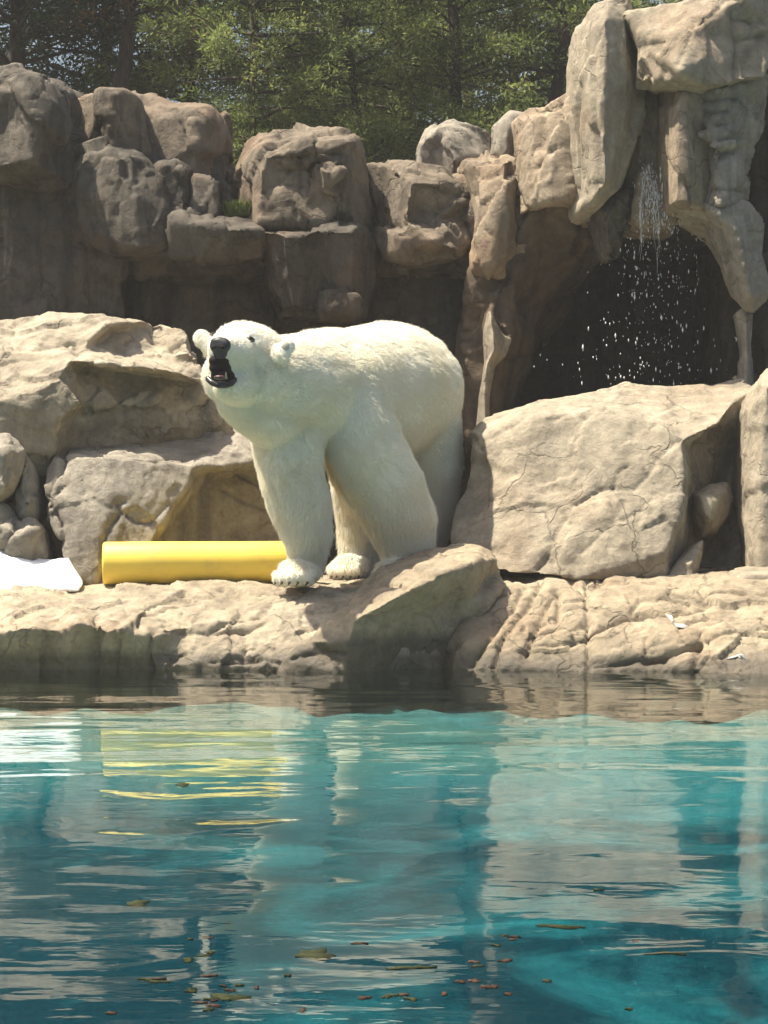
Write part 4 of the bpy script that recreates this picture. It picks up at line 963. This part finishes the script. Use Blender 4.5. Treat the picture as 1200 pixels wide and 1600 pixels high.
def make_tree(seed, H, R, z0, nl, blades, bl, shape):
    """returns (trunk mesh, crown mesh) in local coordinates: limbs with sprays of small leaf blades"""
    rg = np.random.default_rng(seed); rr = random.Random(seed)
    vs, fs = [], []
    tp = [Vector((rr.uniform(-.08, .08) * i / 5, rr.uniform(-.08, .08) * i / 5, H * i / 8)) for i in range(9)]
    tube_path(vs, fs, tp, [.16 * (1 - i / 8.6) * H / 7 + .012 for i in range(9)], 10)
    C, O = [], []
    for k in range(nl):
        t = rr.random()
        z = z0 + (H - z0) * t
        rad = R * ((1 - t) ** .75 if shape == 'cone' else math.sin(math.pi * min(1, .18 + .78 * t)) ** .7) * rr.uniform(.65, 1.08) + .15
        a = rr.uniform(0, 2 * math.pi); dz = rr.uniform(-.12, .35) * rad
        bp = Vector((tp[min(8, int(z / H * 8))].x, tp[min(8, int(z / H * 8))].y, z))
        e = bp + Vector((math.cos(a) * rad, math.sin(a) * rad, dz))
        mid = bp.lerp(e, .5) + Vector((rr.uniform(-.1, .1), rr.uniform(-.1, .1), rr.uniform(-.02, .12)))
        tube_path(vs, fs, [bp, mid, e], [.022 * rad / 1.5 + .008, .012, .004], 5)
        nsp = max(3, int(rad * 4.5))
        for j in range(nsp):
            u_ = .28 + .75 * (j + rr.random()) / nsp
            c_ = (bp.lerp(mid, u_ * 2) if u_ < .5 else mid.lerp(e, min(1.08, (u_ - .5) * 2)))
            sp = .08 + .14 * rad * (1.1 - u_)
            c_ = c_ + Vector((rr.gauss(0, sp), rr.gauss(0, sp), rr.gauss(0, sp * .6)))
            C.append(c_); O.append(Vector((math.cos(a), math.sin(a), rr.uniform(-.1, .7))))
    trunk = mesh_from(vs, fs)
    C = np.array(C); O = np.array(O); n_ = len(C)
    # each clump: `blades` narrow leaves
    cc = np.repeat(C, blades, 0); oo = np.repeat(O, blades, 0)
    tone = np.repeat(rg.random(n_) * .75, blades) + rg.random(n_ * blades) * .25
    m_ = len(cc)
    dirs = oo * .7 + rg.normal(0, .75, (m_, 3)) + [0, 0, .1]; dirs /= np.linalg.norm(dirs, axis=1)[:, None]
    st = cc + rg.normal(0, .06, (m_, 3)) * [1, 1, .6] + dirs * rg.uniform(0, .13, m_)[:, None]
    side = np.cross(dirs, rg.normal(0, 1, (m_, 3))); side /= np.linalg.norm(side, axis=1)[:, None] + 1e-6
    ll = bl * rg.uniform(.6, 1.4, m_)[:, None]; ww = bl * .13 * rg.uniform(.7, 1.3, m_)[:, None]
    v_ = np.stack([st, st + dirs * ll * .45 + side * ww, st + dirs * ll + np.array([0, 0, -.01]), st + dirs * ll * .5 - side * ww], 1).reshape(-1, 3)
    me_ = bpy.data.meshes.new('crown')
    me_.vertices.add(len(v_)); me_.vertices.foreach_set('co', v_.astype(np.float32).ravel())
    me_.loops.add(m_ * 4); me_.loops.foreach_set('vertex_index', np.arange(m_ * 4, dtype=np.int32))
    me_.polygons.add(m_); me_.polygons.foreach_set('loop_start', np.arange(0, m_ * 4, 4, dtype=np.int32))
    me_.update(calc_edges=True)
    at = me_.attributes.new('tone', 'FLOAT', 'FACE'); at.data.foreach_set('value', tone.astype(np.float32))
    return trunk, me_
PROTO = {}
def tree(kind, px, d, rz, sc_, label, name='cedar_tree', group='trees behind the cliffs'):
    if kind not in PROTO:
        cfg = {'cedar_a': (1, 4.7, 1.35, .5, 95, 75, .075, 'cone', LM_CEDAR), 'cedar_b': (2, 5.0, 1.45, .6, 100, 75, .078, 'cone', LM_CEDAR), 'cedar_c': (3, 4.4, 1.35, .4, 85, 75, .075, 'round', LM_CEDAR),
               'pine': (4, 6.0, 1.7, 1.9, 95, 70, .09, 'round', LM_DARK), 'rust': (5, 4.3, 1.0, 2.2, 60, 40, .055, 'round', LM_RUST)}[kind]
        t_, c_ = make_tree(*cfg[:8]); t_.materials.append(BK); c_.materials.append(cfg[8]); PROTO[kind] = (t_, c_)
    t_, c_ = PROTO[kind]
    sc_ *= .82; e = empty(name, ((px - 600) / F * (d + BK0), d, 2.95), label, 'tree', group)
    e.rotation_euler = (0, 0, rz); e.scale = (sc_, sc_, sc_)
    for nm, m_ in (('trunk', t_), ('crown', c_)):
        o_ = bpy.data.objects.new(nm, m_); COL.objects.link(o_); o_.parent = e
    return e
tree('pine', 20, 15.0, .3, 1.0, 'dark conifer rising behind the tallest block of the dark cliff', 'pine_tree')
tree('pine', 165, 17.5, 2.1, 1.05, 'dark conifer with bare lower trunk behind the low notch of the dark cliff', 'pine_tree')
tree('pine', -160, 17.0, 4.1, 1.1, 'dark conifer whose boughs enter past the tall dark block', 'pine_tree')
tree('rust', 195, 14.6, .5, 1.15, 'small tree with rust-brown leaves in front of the dark conifers', 'rust_leaved_tree')
CEDARS = [('cedar_a', 300, 16.0, .4, 1.0, 'green cedar right of the rust-leaved tree, behind the dark cliff end'), ('cedar_c', 395, 13.6, 1.5, .86, 'bushy cedar directly behind the left edge of the square cliff block'),
          ('cedar_b', 470, 16.8, 2.7, 1.0, 'tall cedar above the flat top of the square cliff block'), ('cedar_c', 550, 14.0, 3.9, .84, 'bushy cedar above the gap between square block and its brown neighbour'),
          ('cedar_a', 630, 16.0, 4.4, 1.05, 'tall cedar above the brown block beside the domed stone'), ('cedar_b', 712, 14.4, 5.1, .86, 'low cedar directly behind the domed grey stone'),
          ('cedar_c', 800, 15.6, .9, .95, 'bright cedar above the small dark stone next to the dome'), ('cedar_a', 872, 14.3, 2.0, .95, 'cedar touching the tall pale rock pillar'),
          ('cedar_b', 960, 17.0, 3.3, 1.05, 'cedar peeking over the gap beside the waterfall notch')]
for c_ in CEDARS: tree(*c_)
for (kd, px_, d_, rz_, s_) in [('cedar_b', 520, 20.5, 3.4, 1.1), ('cedar_c', 735, 21.0, 4.6, 1.25), ('cedar_a', 1090, 18.0, 1.9, 1.0)]:
    tree(kd, px_, d_, rz_, s_, 'farther green cedar glimpsed between the nearer cedars')

# grass tuft and weeds on the cliff shelf
def tuft(name, c, n_, rad, h, label, seed, mat):
    rg = np.random.default_rng(seed); vs, fs = [], []
    for _ in range(n_):
        a = rg.uniform(0, 6.28); r = rad * rg.random() ** .5; p = c + Vector((math.cos(a) * r, math.sin(a) * r * .6, 0))
        d = Vector((rg.normal(0, .35), rg.normal(0, .35), 1)).normalized(); l_ = h * rg.uniform(.5, 1.1); s_ = Vector((rg.normal(), rg.normal(), 0)).normalized() * .004
        k = len(vs); vs += [p - s_, p + s_, p + d * l_ * .6 + s_ * .7, p + d * l_ + Vector((d.x, d.y, -.4)) * l_ * .25, p + d * l_ * .6 - s_ * .7]
        fs.append((k, k + 1, k + 2, k + 3, k + 4))
    o_ = link(name, mesh_from(vs, fs), mat, None, c); tag(o_, label, 'grass', kind='stuff'); return o_
gm2, nt, bs = new_mat('grass'); b = NB(nt)
b.l(b.ramp(b.noise(b.pos(), 9, 4), [(.35, (.10, .14, .03)), (.65, (.20, .24, .06))]), bs.inputs['Base Color']); bs.inputs['Roughness'].default_value = .7
tuft('grass', P(378, 338, 10.2), 700, .12, .13, 'tuft of green grass in the notch of the cliff', 7, gm2)

# ------------------------------------------------------------------ leaves and algae floating on the pool
def floater(name, px, py, w, l_, mat, seed, label, group, cat):
    d = HC * F / (py - 800.0); c = Vector(((px - 600) / F * d, d - BK0, (.0005)))
    rg = np.random.default_rng(seed); k = 22
    vs, fs = [(0, 0, .002)], []
    ph = rg.uniform(0, 6.28, 4)
    for i in range(k):
        t = 2 * math.pi * i / k
        r = 1 + .28 * math.sin(2 * t + ph[0]) + .2 * math.sin(3 * t + ph[1]) + .14 * math.sin(5 * t + ph[2]) + rg.normal(0, .09)
        vs.append((math.cos(t) * w * r, math.sin(t) * l_ * r, rg.uniform(-.001, .003)))
    m_ = len(vs)
    vs2 = [(a, b__, z - .0025) for a, b__, z in vs]
    for i in range(k):
        a, c2 = 1 + i, 1 + (i + 1) % k
        fs.append((0, a, c2)); fs.append((m_, m_ + c2, m_ + a)); fs.append((a, m_ + a, m_ + c2, c2))
    me_ = mesh_from(vs + vs2, fs)
    o_ = bpy.data.objects.new(name, me_); me_.materials.append(mat); o_.location = c; COL.objects.link(o_)
    return tag(o_, label, cat, group)
def simple_mat(name, c1, c2, sc_=40, rough=.7):
    m_, nt_, bs_ = new_mat(name); b_ = NB(nt_)
    b_.l(b_.ramp(b_.noise(b_.pos(), sc_, 6, .7), [(.35, c1), (.65, c2)]), bs_.inputs['Base Color']); bs_.inputs['Roughness'].default_value = rough; bs_.inputs['Specular IOR Level'].default_value = .08
    b_.l(b_.bump(b_.noise(b_.pos(), sc_ * 2, 4), .6, .004), bs_.inputs['Normal'])
    return m_
ALG = simple_mat('algae', (.016, .022, .008), (.040, .042, .017)); LEAF = simple_mat('dead_leaf', (.024, .014, .009), (.070, .042, .028))
for k, (px_, py_, w_, l_, lab) in enumerate([(492, 1492, .048, .055, 'largest olive algae mat floating in the reflection of the bear'), (357, 1558, .034, .040, 'olive algae mat floating among scattered brown leaves'), (214, 1412, .034, .045, 'lone brownish algae mat floating on dark water'),
                                           (1040, 1490, .040, .020, 'thin dark algae strip floating on bright blue water'), (880, 1448, .055, .022, 'long thin algae strip floating between two patches of leaf scraps'), (286, 1226, .030, .05, 'small dark algae mat floating near the yellow reflection'), (640, 1512, .040, .020, 'narrow grey-brown algae strip beside the largest algae mat')]):
    floater('floating_algae', px_, py_, w_ * .8, l_ * .7, ALG, 300 + k, lab, 'algae mats on the pool', 'algae')
rg = np.random.default_rng(77)
spots = [(rg.normal(330, 45), rg.normal(1550, 16)) for _ in range(16)] + [(rg.normal(310, 18), rg.normal(1490, 14)) for _ in range(6)] + [(rg.normal(760, 55), rg.normal(1535, 26)) for _ in range(9)] + [(rg.normal(790, 30), rg.normal(1465, 10)) for _ in range(5)] + \
        [(rg.uniform(420, 640), rg.normal(1560, 14)) for _ in range(5)] + [(rg.uniform(40, 1160), rg.uniform(1380, 1590)) for _ in range(7)]
for k, (px_, py_) in enumerate(spots):
    floater('floating_leaf', px_, min(py_, 1596), rg.uniform(.004, .014), rg.uniform(.004, .010), LEAF if rg.random() < .65 else ALG, 400 + k, 'small brown or olive leaf scrap floating on the pool', 'leaf scraps on the pool', 'leaf')

earm, nt, bs = new_mat('inner_ear'); bs.inputs['Base Color'].default_value = (.52, .48, .38, 1); bs.inputs['Roughness'].default_value = .95
for (a, b_, w_, h_) in ((446, 541, .022, .026),):
    h, nrm_ = on_skin(a, b_)
    if h is not None:
        bear_part('inner_ear', lambda x: ball(x, h - nrm_ * .002, (w_, .010, h_), nrm_), earm)

# white mineral and droppings marks on the broad ledge
white_m = simple_mat('white_stain', (.46, .44, .39), (.60, .58, .52), 60, .8)
LR = [o for o in COL.objects if o.name.startswith('rock_ledge') and 'broad' in o.get('label', '')][0]
lbv = BVHTree.FromPolygons([LR.location + v.co for v in LR.data.vertices], [tuple(p.vertices) for p in LR.data.polygons])
for k, poly in enumerate([[(1040, 960), (1050, 962), (1054, 970), (1050, 973), (1044, 966)], [(1054, 974), (1066, 975), (1076, 979), (1070, 982), (1056, 979)],
                          [(1134, 1030), (1145, 1026), (1157, 1022), (1162, 1024), (1165, 1032), (1161, 1031), (1155, 1026), (1145, 1029)]]):
    vs = []
    cx = sum(p[0] for p in poly) / len(poly); cy = sum(p[1] for p in poly) / len(poly)
    for (a, b_) in [(cx, cy)] + poly:
        h = lbv.ray_cast(CAMP, (P(a, b_, 1.0) - CAMP).normalized())
        if h[0] is None: break
        vs.append(h[0])
    else:
        n_ = len(vs); off = Vector((-.1, -.6, .8)) * .003
        me_ = mesh_from([v + off for v in vs] + [v - off for v in vs], [(0, 1 + i, 1 + (i + 1) % (n_ - 1)) for i in range(n_ - 1)] + [(1 + i, n_ + 1 + i, n_ + 1 + (i + 1) % (n_ - 1), 1 + (i + 1) % (n_ - 1)) for i in range(n_ - 1)])
        link('white_stain', me_, white_m, LR)

# ------------------------------------------------------------------ thin scattering volume, added to stand in for viewing-glass glare
VEIL_DENSITY = 0.0017
hm = bpy.data.materials.new('glare_veil'); hm.use_nodes = True
nt = hm.node_tree; nt.nodes.clear(); b = NB(nt)
ho = b.n('ShaderNodeOutputMaterial'); pv = b.n('ShaderNodeVolumePrincipled')
pv.inputs['Color'].default_value = (.95, .95, .92, 1); pv.inputs['Density'].default_value = VEIL_DENSITY
b.l(pv.outputs[0], ho.inputs['Volume'])
lo, hi = (-30, -9, -3.2), (30, 34, 14)
v = [(x, y, z) for x in (lo[0], hi[0]) for y in (lo[1], hi[1]) for z in (lo[2], hi[2])]
tag(link('glare_veil', mesh_from(v, [(0, 1, 3, 2), (4, 6, 7, 5), (0, 4, 5, 1), (2, 3, 7, 6), (0, 2, 6, 4), (1, 5, 7, 3)], smooth=False), hm), kind='stuff')
